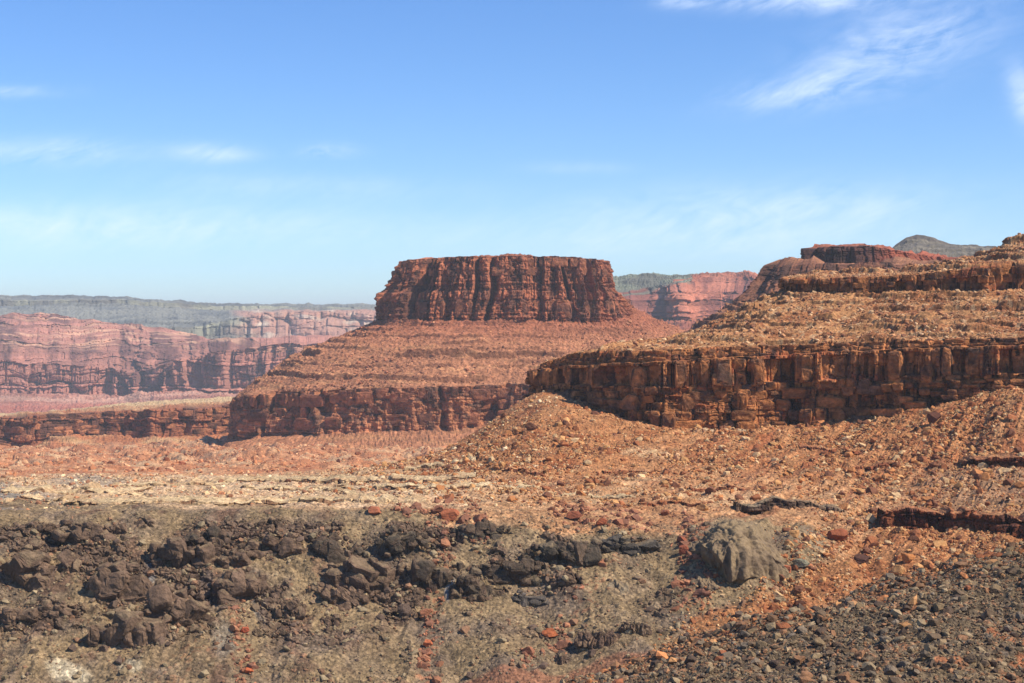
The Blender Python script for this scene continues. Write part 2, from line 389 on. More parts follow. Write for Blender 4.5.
# gullies and spurs of the wall, cut down the slope
dz = 0.0 * Z
spur = fbm(X / 40 + .3 * noise(X / 30, Z / 12, 4.), Z / 45, 2., 3, ridge=True)
dz += wall * 3.2 * spur
dz += (1 - wall) * near * 1.8 * fbm(X / 60, Y / 45, 4., 4)
dz += (1 - near) * 9 * fbm(X / 200, Y / 160, 6., 5) * (1 - sm(Y, 3000, 5000)) * sm(Y, 1200, 1900)
# gully dissected slopes on the middle ground
dz += (1 - near) * 10 * fbm((X + .35 * Y) / 90, (Y - .3 * X) / 300, 9., 4, ridge=True) * (1 - sm(Y, 3000, 3600)) * sm(Y, 1300, 1900)
dz += near * (1 - wall) * 1.5 * fbm(X / 13, Y / 13, 14., 3)
dz += near * sm(Y, 640, 700) * sm(GPX, 600, 760) * 1.8 * fbm((X - .49 * Y) / 14, Y / 160, 78., 4, ridge=True)
dz += 5.5 * np.exp(-(((GPX - 745) / 60) ** 2 + ((GPY - 562) / 40) ** 2)) * near
# beds that step out of the bench and the debris
S = X
tz1, riser1, _ = terrace(Z + dz, S, 2.6, 3, sharp=.12, rise=.75, L=70., thr=-.05)
stepm = sm(Y, 730, 760) * (1 - sm(Y, 960, 1050)) * (1 - sm(GPX, 420, 620) * .6)
dz += tz1 * stepm * 1.1
tz2, riser2, _ = terrace(Z + dz, S, 9., 5, sharp=.10, rise=.5, L=160., thr=.1)
dz += tz2 * sm(Y, 1150, 1400) * (1 - sm(Y, 3200, 3600)) * 1.0
# broken rock and rubble
r1 = np.abs(noise(X / 2.6, Y / 2.6, Z / 2.6)); r2 = np.abs(noise(X / 1.25, Y / 1.25, Z / 1.25))
f1, f2, idv = worley(X / 5.5, Y / 5.5, Z / 5.5, 3)
rough_m = near * (0.35 + 0.65 * sm(fbm(X / 20, Y / 20, 50., 3), -.3, .4))
lump = np.maximum(0, .55 - f1) * (idv > .35)
dz += near * (0.9 * (r1 - .25) + .5 * (r2 - .25)) * (.5 + .5 * rough_m) + near * lump * 2.2 * rough_m
# rock that shows through the wall
crag = sm(fbm(X / 26, Y / 26, Z / 18, 4) + 0.25 * sm(480 - GPX, 0, 300), .18, .42) * wall * (1 - sm(GPX, 640, 720)) * sm(GPY, 518, 530) * (1 - .8 * sm(GPY, 612, 655))
c1, c2, ci = worley(X / 9 + .2 * noise(X / 5, Y / 5, Z / 5), Y / 9, Z / 6.5, 11)
d1, d2, di = worley(X / 3.4, Y / 3.4, Z / 2.8, 13)
cragd = .8 * crag * (3.0 * ci + 1.1 * di - 2.2 * (1 - sm(c2 - c1, 0, .16)) - .9 * (1 - sm(d2 - d1, 0, .16)))
dz += (1 - near) * (1.3 * fbm(X / 9., Y / 9., 1., 3) + 5. * fbm(X / 45., Y / 60., 21., 3)) * (1 - sm(Y, 4000, 6000))
gl.P[..., 2] += dz
gl.P[..., 1] -= cragd * .8; gl.P[..., 2] += cragd * .55
gcol, tolive = ground_colour(X, Y, GPX, GPY, r1, r2)
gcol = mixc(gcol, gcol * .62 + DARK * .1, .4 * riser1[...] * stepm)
gcol = mixc(gcol, mixc(DARK, lin(116, 92, 74), di), crag * .85)
gcol = gcol * (0.86 + .3 * idv[..., None] * near[..., None] + 0.14 * (1 - near[..., None]))
M_ground = rock_material('canyon debris', .42, speck=.75, bump=.9, pebble=.6)
GP = gl.P.copy()
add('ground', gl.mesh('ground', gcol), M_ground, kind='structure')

# ------------------------------------------------------------------ general dressing for cliffs and slopes
def dress(l, cliffs, lam, blocks, amp_big, big, bed, tal, rub, colf, name, mat, seed=0, label=None, cat=None, fine=.5, cleft=0., cws=.42, kind='structure', vj=1.6, dfun=None, bands=(), relief=None):
    """cliffs: list of ((segments), strength)"""
    X, Y, Z = np.moveaxis(l.P, -1, 0); S = l.S; pix = float(np.median(Y[l.T.astype(int) == cliffs[0][0][0]])) / F
    W = np.zeros_like(S); D = np.zeros_like(S); BI = np.zeros_like(S); INS = np.zeros(S.shape, bool); BV = np.zeros_like(S)
    for segs, k, *own in cliffs:
        gb = own[0] if own else blocks
        w, zc, ins = l.cliff_weight(segs, lam)
        d = amp_big * (fbm(S / big, Z / (big * 4), seed + .3, 4) + .5 * fbm(S / big * 1.7, .7, seed + 5, 3, ridge=True))
        for n, (bw, bh, ba, bc) in enumerate(gb):
            d = d + ba * brick(S, zc, bw, bh, seed + n * 7 + 1, bc)
        bo, bi, bk = beds(zc, S, bed[0], seed + 3); d = d + bed[1] * (bo - .5)
        d = d + fine * fbm(S / (pix * 5), zc / (pix * 5), seed + 9., 3) * pix
        hgt = (l.L[segs[-1] + 1][:, 2] - l.L[segs[0]][:, 2])[None]
        if dfun: d = dfun(l, segs, S, zc, d, seed)
        cn = np.abs(noise(S / (big * cws) + .25 * noise(S / big, zc / (big * .5), seed + 60.), zc / (big * 3.2), seed + 61.))
        d = d - cleft * (1 - sm(cn, .02, .11)) * sm(noise(S / (big * .8), zc / (big * 1.2), seed + 62.), -.25, .1)
        d = (d - d[np.broadcast_to(ins, d.shape)].mean()) * k
        D = np.where(w > W, d, D); BI = np.where(w > W, bi, BI); W = np.maximum(W, w); INS |= ins
    l.P = l.P + (D * W)[..., None] * l.Nh
    l.P[..., 2] += W * pix * vj * (1.4 * noise(S / (pix * 60), .3, seed + 70.) + 1.0 * noise(S / (pix * 14), .6, seed + 71.) + .5 * noise(S / (pix * 5), .6, seed + 72.))
    slope = 1 - INS
    if relief:
        up = sm(l.T, 1, 3)[:, None] * (1 - INS * .5)
        l.P[..., 2] += up * relief[0] * fbm(X / relief[1], Y / relief[1], seed * 1.7, 4)
    th, tsharp, tthr = tal
    tzv, riser, _ = terrace(Z, S, th, seed + 21, sharp=tsharp, rise=.6, L=big * 1.5, thr=tthr)
    l.P[..., 2] += slope * tzv * (1 - .7 * W * (W < 1))
    for zb, h in bands:
        zz = Z + 3 * pix * noise(S / (pix * 90), zb, 3.) + pix * noise(S / (pix * 16), zb, 5.); f = (zz - zb) / h
        mk = sm(noise(S / (pix * 70), zb * 3.1, 9.) + .5 * noise(S / (pix * 14), zb, 1.), -.25, .05)
        l.P[..., 2] += slope * (1 - W * (W < 1)) * mk * h * (2 * sm(f, -.14, .14) - 1 - np.clip(f, -1, 1)); riser = np.maximum(riser, mk * (np.abs(f) < .16))
    r = rub * pix
    rr = np.abs(noise(X / (pix * 5), Y / (pix * 5), Z / (pix * 5))) + .5 * np.abs(noise(X / (pix * 2.4), Y / (pix * 2.4), Z / (pix * 2.4)))
    l.P[..., 2] += slope * r * (rr - .4) * 2.0
    gully = fbm(S / (pix * 26), Z / (pix * 240), seed + 31., 4, ridge=True)
    l.P[..., 2] += slope * pix * 1.3 * gully * (1 - W * .8)
    col = colf(l, X, Y, Z, S, INS, BI, riser * slope, D, rr)
    return add(name, l.mesh(name, col), mat, label, cat, kind=kind)

# ------------------------------------------------------------------ central butte
def L3(rows): return [atz(px, Y, z) for px, Y, z in rows]
def zp(py, Y): return at(512, py, Y)[2]
butte = [
    L3([(150, 2960, -262), (170, 2560, -250), (380, 2400, -232), (520, 2380, -225), (680, 2420, -215), (900, 2900, -215), (860, 3700, -230), (300, 3800, -250)]),
    L3([(236, 2940, zp(440, 2940)), (250, 2700, zp(437, 2700)), (380, 2600, zp(431, 2600)), (500, 2590, zp(426, 2590)), (640, 2630, zp(418, 2630)), (780, 2900, -170), (790, 3500, -170), (330, 3560, -190)]),
    L3([(240, 2945, zp(396, 2945)), (260, 2715, zp(394, 2715)), (380, 2615, zp(388, 2615)), (500, 2605, zp(385, 2605)), (640, 2645, zp(376, 2645)), (760, 2900, -75), (770, 3450, -75), (345, 3520, -95)]),
    L3([(292, 2990, zp(358, 2990)), (318, 2780, zp(356, 2780)), (420, 2700, zp(354, 2700)), (515, 2695, zp(353, 2695)), (625, 2730, zp(352, 2730)), (700, 2950, zp(350, 2950)), (695, 3370, -45), (385, 3400, -45)]),
    L3([(381, 3030, zp(320, 3030)), (397, 2860, zp(320, 2860)), (465, 2806, zp(319.5, 2806)), (540, 2806, zp(320, 2806)), (600, 2838, zp(322, 2838)), (634, 3000, zp(308, 3000)), (612, 3290, 0), (425, 3290, 0)]),
    L3([(384, 3030, 46), (402, 2870, 46), (468, 2820, 46), (540, 2820, 46), (596, 2856, 46), (617, 3010, 46), (590, 3250, 46), (434, 3250, 46)]),
    L3([(392, 3030, 52), (407, 2876, 52), (469, 2822, 52), (540, 2822, 52), (594, 2858, 54), (613, 3012, 56), (588, 3245, 52), (438, 3245, 52)]),
    L3([(410, 3030, 102), (420, 2890, 103), (470, 2832, 105), (540, 2832, 105), (590, 2870, 103), (604, 3020, 99), (580, 3210, 102), (444, 3210, 102)]),
    L3([(480, 3030, 106), (485, 2990, 106), (500, 2980, 106), (520, 2980, 106), (535, 2990, 106), (540, 3030, 106), (530, 3080, 106), (490, 3080, 106)])]
bl = Loft(butte, [26, 74, 52, 52, 50, 4, 64, 14], 1250, lead=3, closed=True)
def butte_col(l, X, Y, Z, S, INS, BI, riser, D, rr):
    up = sm(Z, -6, 6)
    vn = fbm(S / 22, Z / 60, 3., 5); patch = sm(vn, -.12, .35)
    cliff_up = mixc(lin(166, 100, 70), lin(98, 64, 50), patch * .85)
    cliff_up = mixc(cliff_up, lin(58, 40, 36), sm(fbm(S / 9, Z / 120, 21., 3) + .5 * noise(S / 40, Z / 60, 22.), 0.2, .55) * .65) * (.8 + .4 * BI[..., None])
    low = mixc(lin(172, 112, 78), lin(92, 66, 54), sm(fbm(S / 25, Z / 18, 7., 4), -.1, .3) * .8) * (.75 + .5 * BI[..., None])
    c = mixc(low, cliff_up, sm(Z, -70, -40))
    sl = mixc(lin(180, 122, 88), lin(168, 102, 74), sm(Z, -60, 10))
    sl = mixc(sl, lin(196, 140, 98), sm(fbm(S / 90, Z / 7, 11., 4), .1, .6) * (1 - sm(Z, -60, 0)) * .8)
    st = sm(noise(S / 500, Z / 2.2, 5.) + .5 * noise(S / 80, Z / 2.2, 15.), .25, .6) * .35
    sl = sl * (1 - .5 * st[..., None]); sl = sl * (.82 + .3 * rr[..., None])
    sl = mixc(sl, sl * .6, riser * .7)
    out = np.where(INS[..., None], c, sl)
    return out
M_butte = rock_material('butte sandstone', 1.65, speck=.55, bump=.8, strata=.3, pebble=.3)
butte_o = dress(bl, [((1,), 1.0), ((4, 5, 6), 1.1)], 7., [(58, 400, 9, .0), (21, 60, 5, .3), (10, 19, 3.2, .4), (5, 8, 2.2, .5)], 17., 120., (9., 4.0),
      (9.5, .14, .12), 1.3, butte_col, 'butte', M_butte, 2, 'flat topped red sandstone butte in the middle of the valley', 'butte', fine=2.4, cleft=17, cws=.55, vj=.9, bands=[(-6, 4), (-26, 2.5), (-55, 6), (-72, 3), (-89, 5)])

# ------------------------------------------------------------------ long cliff of the right mesa
mz = [(790, 1750), (640, 1480), (556, 1270), (534, 1165), (572, 1090), (636, 1015), (700, 1004), (770, 1000), (840, 988), (910, 965), (980, 945), (1060, 925), (1260, 880)]
def ml(pys, dpx=None, dY=0):
    o = []
    for i, ((px, Y), p) in enumerate(zip(mz, pys)):
        o.append(at(px + (dpx[i] if dpx else 0), p, Y + dY))
    return o
base = [400, 404, 404, 402, 410, 431, 432, 434, 432, 412, 396, 393, 392]
midl = [383, 384, 385, 386, 388, 391, 389, 387, 384, 381, 379, 377, 375]
topl = [368, 368, 369, 370, 366, 363, 359, 356, 352, 349, 347, 345, 343]
top2 = [360, 362, 363, 365, 353, 351, 348, 346, 343, 341, 339, 337, 334]
in1 = [20, 15, 6, 3, 2, 1, 1, 1, 1, 1, 1, 1, 1]
in2 = [30, 24, 14, 12, 8, 3, 2, 2, 1, 1, 1, 1, 1]
mesa = [[(a, b - 6, c - 26) for a, b, c in ml(base)], ml(base), ml(midl, in1, 4), ml(topl, in1, 6), ml([t - .8 for t in topl], in2, 12), ml(top2, in2, 14),
        [at(px, py, Y) for px, Y, py in [(860, 1700, 335), (770, 1490, 335), (700, 1300, 337), (672, 1215, 341), (692, 1160, 335), (724, 1105, 330), (765, 1085, 326), (815, 1070, 322), (870, 1060, 319), (925, 1045, 317), (990, 1025, 315), (1060, 1010, 313), (1260, 980, 308)]],
        [at(px, py, Y) for px, Y, py in [(920, 1700, 290), (880, 1500, 290), (812, 1330, 291), (786, 1235, 291), (784, 1180, 291), (800, 1150, 292), (832, 1135, 292), (870, 1122, 293), (910, 1112, 292), (950, 1100, 291), (1000, 1090, 290), (1060, 1080, 288), (1260, 1050, 282)]],
        [at(px, py, Y) for px, Y, py in [(925, 1700, 279), (884, 1505, 279), (815, 1335, 279), (788, 1240, 278), (787, 1186, 279), (802, 1155, 279), (833, 1140, 278), (870, 1127, 277), (910, 1117, 275), (950, 1105, 271), (1000, 1095, 267), (1060, 1085, 262), (1260, 1055, 250)]],
        [at(px, py, Y) for px, Y, py in [(960, 1700, 275), (920, 1530, 275), (850, 1400, 273.5), (818, 1320, 276), (812, 1270, 275.5), (820, 1240, 274.5), (848, 1220, 273), (880, 1205, 271), (918, 1190, 267.5), (952, 1175, 260), (990, 1165, 250), (1040, 1160, 233), (1260, 1150, 205)]],
        [at(px, py, Y) for px, Y, py in [(1000, 1800, 290), (980, 1700, 290), (960, 1600, 300), (960, 1550, 300), (960, 1530, 300), (960, 1510, 300), (970, 1500, 300), (980, 1480, 300), (1000, 1470, 295), (1030, 1450, 290), (1060, 1430, 280), (1120, 1420, 270), (1300, 1400, 240)]]]
rl = Loft(mesa, [8, 84, 60, 6, 28, 46, 66, 46, 34, 10], 1500, lead=3)
def mesa_col(l, X, Y, Z, S, INS, BI, riser, D, rr):
    vn = fbm(S / 11, Z / 14, 3., 5)
    c = mixc(lin(182, 118, 72), lin(104, 74, 56), sm(vn, -.05, .3) * .8)
    c = mixc(c, lin(160, 84, 54), sm(noise(S / 30, Z / 6, 9.), 0, .4) * .6) * (.8 + .4 * BI[..., None])
    c = mixc(c, lin(62, 46, 40), sm(fbm(S / 3.2, Z / 36, 21., 3) + .5 * noise(S / 14, Z / 20, 22.), .2, .5) * .85)
    f1, f2, idv = worley(X / 3.2, Y / 3.2, Z / 3.2, 3)
    sl = mixc(lin(186, 134, 88), lin(166, 108, 68), sm(fbm(X / 25, Y / 25, 11., 4), -.2, .5))
    sl = mixc(sl, lin(200, 164, 124), (idv > .9) * .7); sl = mixc(sl, lin(140, 84, 56), (idv < .14) * .7)
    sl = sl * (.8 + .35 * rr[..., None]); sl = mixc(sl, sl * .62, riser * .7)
    return np.where(INS[..., None], c, sl)
M_mesa = rock_material('mesa sandstone', .62, speck=.6, bump=.9, strata=.25, pebble=.35)
def mesa_cliff(l, segs, S, z, d, seed):
    T = l.T[:, None] + 0 * S; q = lambda w, s_, cr_=0., warp=.5: vblock(S, w, s_, cr_, warp)
    wob = .25 * noise(S / 9., T * 2, 4.)
    if 7 in segs:
        a = 4.0 * fbm(S / 30, .2, 3., 3); top = T > 7.62 + .1 * wob
        return a + np.where(top, 2.6 * q(7, 1, .4) + 1.4 * brick(S, z, 3.5, 2.2, 5, .5) + 1.2, 5.0 * q(10, 2, .6) * sm(q(16, 9), .2, .6) + 1.6 * brick(S, z, 4, 5, 7, .6) - 3.4)
    a = 5.0 * fbm(S / 60, .2, 3., 3) + 3.0 * fbm(S / 21, .9, 5., 2)
    rim = np.where(T > 4.5, 1.0, 2.4) + 3.2 * q(9, 3, .5) + 1.6 * brick(S, z, 4.5, 2.6, 5, .7) + .8 * brick(S, z, 2, 1.3, 8, .5)
    hole = sm(vblock(S, 6.5, 14, 0, .9), .60, .66) * 5.0 + sm(vblock(S, 15, 24, 0, .8), .78, .84) * 4.
    mass = 5.0 * q(12, 4, .5) + 3.4 * q(5.0, 5, .8) + 2.2 * brick(S, z, 5, 6.5, 6, .6) - hole * sm(T, 2.12, 2.2) * (1 - sm(T, 2.86, 2.92))
    shelf = 2.6 + 2.4 * q(8, 6, .4) + 1.2 * brick(S, z, 3, 1.5, 9, .6)
    fade = (2.0 - T) / 1.0
    low = 1.2 + 5.5 * q(19, 7, .3) * (.5 + .5 * fade) + 2.6 * brick(S, z, 8, 5.5, 12, .6) + 1.5 * brick(S, z, 3.6, 2.1, 14, .6) + 1.0 * (beds(z, S, 1.8, 33)[0] - .5) - sm(vblock(S, 10, 44, 0, .8), .70, .76) * 4.0
    o = np.where(T > 3.0, rim, mass); o = np.where(T < 2.08 + .3 * wob, shelf, o); o = np.where(T < 1.90 + .3 * wob, low, o)
    return a + o + .5 * fbm(S / 2., z / 2., 5., 3)
rl_rows = 1
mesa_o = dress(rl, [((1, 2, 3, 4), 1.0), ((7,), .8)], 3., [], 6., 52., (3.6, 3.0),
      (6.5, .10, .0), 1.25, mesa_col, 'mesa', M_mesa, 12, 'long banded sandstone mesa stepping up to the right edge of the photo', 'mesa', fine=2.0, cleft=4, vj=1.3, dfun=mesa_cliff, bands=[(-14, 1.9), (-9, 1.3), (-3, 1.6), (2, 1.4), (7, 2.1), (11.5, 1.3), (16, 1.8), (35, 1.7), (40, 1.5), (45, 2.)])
RP = rl.P.copy()

# ------------------------------------------------------------------ hills behind the right mesa
def simple_col(slope_a, slope_b, cliff_a, cliff_b, sc, extra=None):
    def f(l, X, Y, Z, S, INS, BI, riser, D, rr):
        c = mixc(cliff_a, cliff_b, sm(fbm(S / sc, Z / sc / 1.5, 3., 5), -.15, .3)) * (.78 + .44 * BI[..., None])
        s_ = mixc(slope_a, slope_b, sm(fbm(X / sc / 2, Y / sc / 2, Z / sc * 3, 5), -.25, .4)) * (.84 + .25 * rr[..., None])
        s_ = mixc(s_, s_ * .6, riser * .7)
        o = np.where(INS[..., None], c, s_)
        return extra(o, X, Y, Z, S, INS) if extra else o
    return f
sh = [[at(px, py, Y) for px, Y, py in r] for r in [
    [(760, 2700, 380), (690, 2350, 380), (640, 2080, 362), (670, 1900, 360), (760, 1800, 352), (860, 1760, 350), (1040, 1740, 350)],
    [(800, 2650, 300), (750, 2350, 300), (736, 2170, 301), (750, 2050, 302), (790, 1980, 302), (860, 1960, 300), (1040, 1950, 300)],
    [(812, 2650, 280), (770, 2350, 281), (757, 2190, 282), (764, 2090, 281), (795, 2030, 280), (860, 2010, 280), (1040, 2000, 280)],
    [(830, 2650, 268), (785, 2350, 267), (768, 2210, 266.5), (774, 2110, 265.5), (800, 2060, 264.5), (860, 2040, 264), (1040, 2030, 263)],
    [(860, 2660, 267), (840, 2500, 266), (820, 2400, 265), (820, 2380, 264), (830, 2370, 264), (880, 2360, 264), (1060, 2350, 263)]]]
l = Loft(sh, [70, 30, 24, 6], 520, lead=3)
M_back = rock_material('shoulder sandstone', 1.2, speck=.5, bump=.8, strata=.35, pebble=.3)
dress(l, [((1, 2), 1.0)], 6., [(30, 60, 9, .6), (14, 14, 5, .8), (7, 6, 2.4, .8)], 5., 60., (5., 4.), (11., .16, -.2), .9,
      simple_col(lin(170, 116, 82), lin(136, 90, 66), lin(140, 92, 68), lin(90, 62, 50), 14), 'terraced_hill', M_back, 31,
      'brown terraced shoulder sloping down left of the dark capped knoll', 'hill', bands=[(z, 3.2) for z in range(-40, 70, 8)], relief=(8, 70))
kn = [[at(px, py, Y) for px, Y, py in r] for r in [
    [(840, 2800, 290), (790, 2450, 292), (784, 2260, 294), (820, 2190, 294), (880, 2190, 290), (950, 2230, 288), (1060, 2280, 285)],
    [(850, 2780, 276), (806, 2440, 277), (800, 2275, 278), (828, 2215, 277), (876, 2215, 273), (940, 2245, 270), (1040, 2300, 270)],
    [(856, 2760, 247), (815, 2430, 248), (808, 2290, 248.5), (830, 2235, 246.5), (870, 2235, 247), (930, 2262, 256), (1040, 2310, 264)],
    [(880, 2700, 247), (850, 2500, 247), (843, 2460, 247), (850, 2450, 246.5), (876, 2450, 247.5), (930, 2460, 256), (1040, 2500, 263)]]]
l = Loft(kn, [20, 52, 8], 420, lead=2)
dress(l, [((1,), 1.0)], 5., [(26, 70, 14, .6), (12, 24, 6, .8), (5, 7, 2.5, .7)], 4., 50., (5., 3.), (9., .14, -.1), .9,
      simple_col(lin(150, 84, 60), lin(176, 110, 80), lin(84, 54, 45), lin(54, 38, 35), 20,
                 lambda o, X, Y, Z, S, INS: mixc(o, lin(168, 92, 66), sm(X / Y * F + 512, 862, 900) * .8)), 'knoll', M_back, 37,
      'dark cliffed red knoll in front of the grey cone', 'knoll', relief=(2, 50))
gh = []
for Y, d, pp in [(4000, 0, [292] * 13), (4200, 0, [280, 275, 264, 258, 256, 255, 255, 255, 256, 257, 258, 262, 268]),
                 (4380, 0, [276, 266, 253, 244.5, 240.5, 239.5, 239.5, 240.5, 243, 245.5, 247, 250, 258]),
                 (4410, 0, [275, 265, 252.5, 243, 237.2, 235.6, 235.6, 236.6, 241, 244, 245.6, 248, 256]), (4900, 0, [300] * 13)]:
    gh.append([at(px, py, Y) for px, py in zip([840, 868, 886, 898, 906, 913, 921, 929, 940, 956, 982, 1002, 1060], pp)])
l = Loft(gh, [16, 30, 12, 6], 300, lead=2)
M_grey = rock_material('grey shale', 2.6, speck=.4, bump=.7, strata=.15, pebble=.2)
dress(l, [((2,), .5)], 5., [(20, 30, 4, .6)], 1., 90., (6., 2.), (14., .14, .1), .8,
      simple_col(lin(124, 114, 98), lin(104, 96, 86), lin(100, 88, 76), lin(82, 74, 66), 40), 'hill', M_grey, 41,
      'grey green cone shaped hill with a small flat top on the skyline', 'hill')

# ------------------------------------------------------------------ middle left bench with its low cliff
bx = [-170, -70, 0, 30, 60, 90, 130, 170, 210, 250, 320, 430]
def bline(pys, Y): return [at(px, py, y) for px, py, y in zip(bx, pys, Y if isinstance(Y, list) else [Y] * 12)]
yb = [3300, 3330, 3350, 3330, 3370, 3440, 3420, 3400, 3450, 3480, 3500, 3520]
bb = [456, 455, 452, 447, 436, 434, 437, 436, 433, 431, 430, 430]
mb = [bline([480] * 12, 3000), bline(bb, yb),
      bline([(a + b) / 2 + 1 for a, b in zip(bb, [418, 417, 417, 416, 414, 412, 410, 408, 406, 404, 402, 402])], [y + 12 for y in yb]),
      bline([418, 417, 417, 416, 414, 412, 410, 408, 406, 404, 402, 402], [y + 25 for y in yb]),
      bline([414, 414, 414, 413.2, 411.6, 408.6, 404.4, 400.5, 398.4, 397.6, 397, 397], 5000), bline([440] * 12, 5300)]
l = Loft(mb, [34, 26, 26, 26, 4], 760, lead=3)
bench_l = l
M_bench = rock_material('bench sandstone', 2.0, speck=.5, bump=.8, strata=.35, pebble=.25)
bench_o = dress(l, [((1, 2), 1.0)], 12., [(70, 80, 22, .9), (28, 40, 9, .9), (11, 12, 4, .8)], 22., 210., (8., 8.), (14., .14, 0.), 1.1,
      simple_col(lin(184, 118, 80), lin(200, 156, 112), lin(162, 100, 70), lin(104, 68, 54), 60,
                 lambda o, X, Y, Z, S, INS: mixc(o, lin(204, 174, 128), sm(Y, 3700, 4300) * .8)), 'bench', M_bench, 51,
      'low ledgy cliff with a tan flat top left of the butte', 'bench')

# ------------------------------------------------------------------ far red cliffs and the grey plateau
fx = [-170, -60, 0, 40, 80, 120, 160, 200, 240, 290, 330, 380, 460, 560]
def fl(pys, Y): return [at(px, py, y) for px, py, y in zip(fx, pys, Y if isinstance(Y, list) else [Y] * 14)]
yf = [7600, 7550, 7600, 7700, 7750, 7800, 7700, 7600, 7500, 7450, 7500, 7600, 7600, 7600]
fb = [396, 395, 394, 395, 396, 394, 392, 392, 391, 389, 387, 386, 385, 385]
ft = [362, 362, 361, 364, 368, 370, 368, 358, 347, 344, 343, 343, 342, 342]
fc = [322, 320, 318, 309, 316, 324, 325, 333, 341, 340.5, 335, 327, 325, 325]
far = [fl([420] * 14, 5900), fl([405] * 14, 6800), fl(fb, yf), fl(ft, [y + 60 for y in yf]), fl([(a * .55 + b * .45) for a, b in zip(ft, fc)], [y + 450 for y in yf]),
       fl(fc, [y + 1100 for y in yf]), fl([400] * 14, 10000)]
l = Loft(far, [16, 22, 62, 40, 50, 4], 900, lead=3)
M_far = rock_material('far red sandstone', 4.6, speck=.35, bump=.7, strata=.3, pebble=.1)
def far_extra(o, X, Y, Z, S, INS):
    o = np.where((INS)[..., None], o * 1.0, o)
    fl_ = sm(6900 - Y, -300, 300)
    o = mixc(o, lin(214, 164, 130), sm(fbm(S / 260, Z / 9, 4., 4), .05, .4) * sm(Z, -160, -110) * .75)
    return mixc(o, lin(170, 96, 76), fl_ * .8)
dress(l, [((2,), 1.0), ((3, 4), .9, [(90, 40, 26, .6), (40, 22, 22, .8), (20, 12, 12, .8)])], 20., [(170, 700, 70, .6), (62, 300, 34, .9), (36, 60, 24, .8), (20, 24, 12, .8)], 85., 620., (26., 30.), (26., .22, -.1), 1.2,
      simple_col(lin(206, 154, 130), lin(178, 118, 98), lin(184, 124, 104), lin(126, 84, 74), 120, far_extra), 'far_cliffs', M_far, 61,
      'hazy red fluted cliffs with ledgy slopes above, far left', 'cliff', relief=(60, 480))
hx = [-260, -100, 0, 45, 80, 130, 180, 225, 260, 300, 340, 380, 460, 560, 700, 900, 1300]
def hl(pys, Y): return [at(px, py, Y) for px, py in zip(hx, pys)]
pl = [hl([372] * 17, 10200), hl([350, 350, 350, 350, 350, 350, 348, 342, 336, 333, 333, 333, 333, 333, 333, 333, 333], 11000),
      hl([334, 334, 334, 334, 332, 330, 328, 322, 315, 312, 313, 314, 314, 314, 314, 314, 314], 11150),
      hl([306, 306, 306, 305, 304, 305, 308, 311, 311, 309.5, 309, 309, 309, 309, 309, 309, 309], 12600),
      hl([300, 299, 299.5, 300.5, 299.5, 301, 304, 307, 307.4, 307.4, 307.4, 307, 307, 307, 307, 307, 307], 12680),
      hl([293, 294.5, 296, 297.5, 296.6, 298.5, 301.5, 304, 305, 305, 305, 305, 305, 305, 305, 305, 305], 14000), hl([325] * 17, 17000)]
l = Loft(pl, [10, 30, 50, 14, 16, 3], 760, lead=2)
M_plat = rock_material('plateau shale', 7., speck=.3, bump=.6, strata=.2, pebble=.1)
def pl_extra(o, X, Y, Z, S, INS):
    px = X / Y * F + 512
    o = mixc(o, mixc(lin(184, 132, 110), lin(206, 180, 156), sm(noise(S / 120, Z / 40, 7.), 0, .5)), sm(px + 20 * noise(S / 300, Z / 90, 2.), 225, 262) * (1 - sm(Z, 45, 75)) * .9)
    return o
dress(l, [((1,), 1.0), ((3,), .6)], 40., [(260, 500, 80, .6), (90, 160, 50, .9), (50, 50, 24, .9)], 90., 1400., (30., 20.), (34., .2, -.1), 1.2,
      simple_col(lin(134, 132, 120), lin(108, 109, 104), lin(140, 136, 112), lin(112, 106, 92), 200, pl_extra), 'plateau', M_plat, 71,
      'long grey green plateau on the far left horizon', 'plateau', relief=(12, 900))
dx = [540, 590, 625, 655, 685, 705, 730, 757, 775, 800, 860]
def dl(pys, Y): return [at(px, py, y) for px, py, y in zip(dx, pys, Y if isinstance(Y, list) else [Y] * 11)]
dm = [dl([345] * 11, 5600), dl([324, 324, 322, 320, 320, 319, 317, 316, 318, 320, 325], [6300, 6200, 6150, 6050, 5900, 6100, 6150, 6000, 6100, 6200, 6300]),
      dl([304, 303, 302, 301, 292, 295, 292, 290, 296, 300, 310], [6500, 6400, 6350, 6280, 6050, 6350, 6380, 6180, 6300, 6400, 6500]),
      dl([293, 292, 291.5, 288, 281, 279, 278, 278.5, 287, 295, 306], [6900, 6800, 6750, 6600, 6350, 6650, 6680, 6480, 6600, 6700, 6800]),
      dl([282, 278, 276.4, 275.6, 274.6, 273.8, 273.2, 274, 283, 292, 303], [7400, 7400, 7300, 7200, 6900, 7000, 7000, 6850, 7000, 7000, 7000]), dl([340] * 11, 8500)]
l = Loft(dm, [14, 40, 26, 20, 4], 420, lead=2)
M_dome = rock_material('far dome sandstone', 3.8, speck=.35, bump=.7, strata=.3, pebble=.1)
def dome_extra(o, X, Y, Z, S, INS):
    px, py = proj(np.stack([X, Y, Z], -1)); w = 5 * noise(X / 90, Y / 90, Z / 60)
    return mixc(o, mixc(lin(128, 130, 108), lin(110, 108, 94), sm(noise(X / 150, Z / 30, 2.), -.2, .3)), sm(np.interp(px, [600, 640, 665, 690, 705], [296, 292, 288, 279, 268]) - py + w, -1, 1.5))
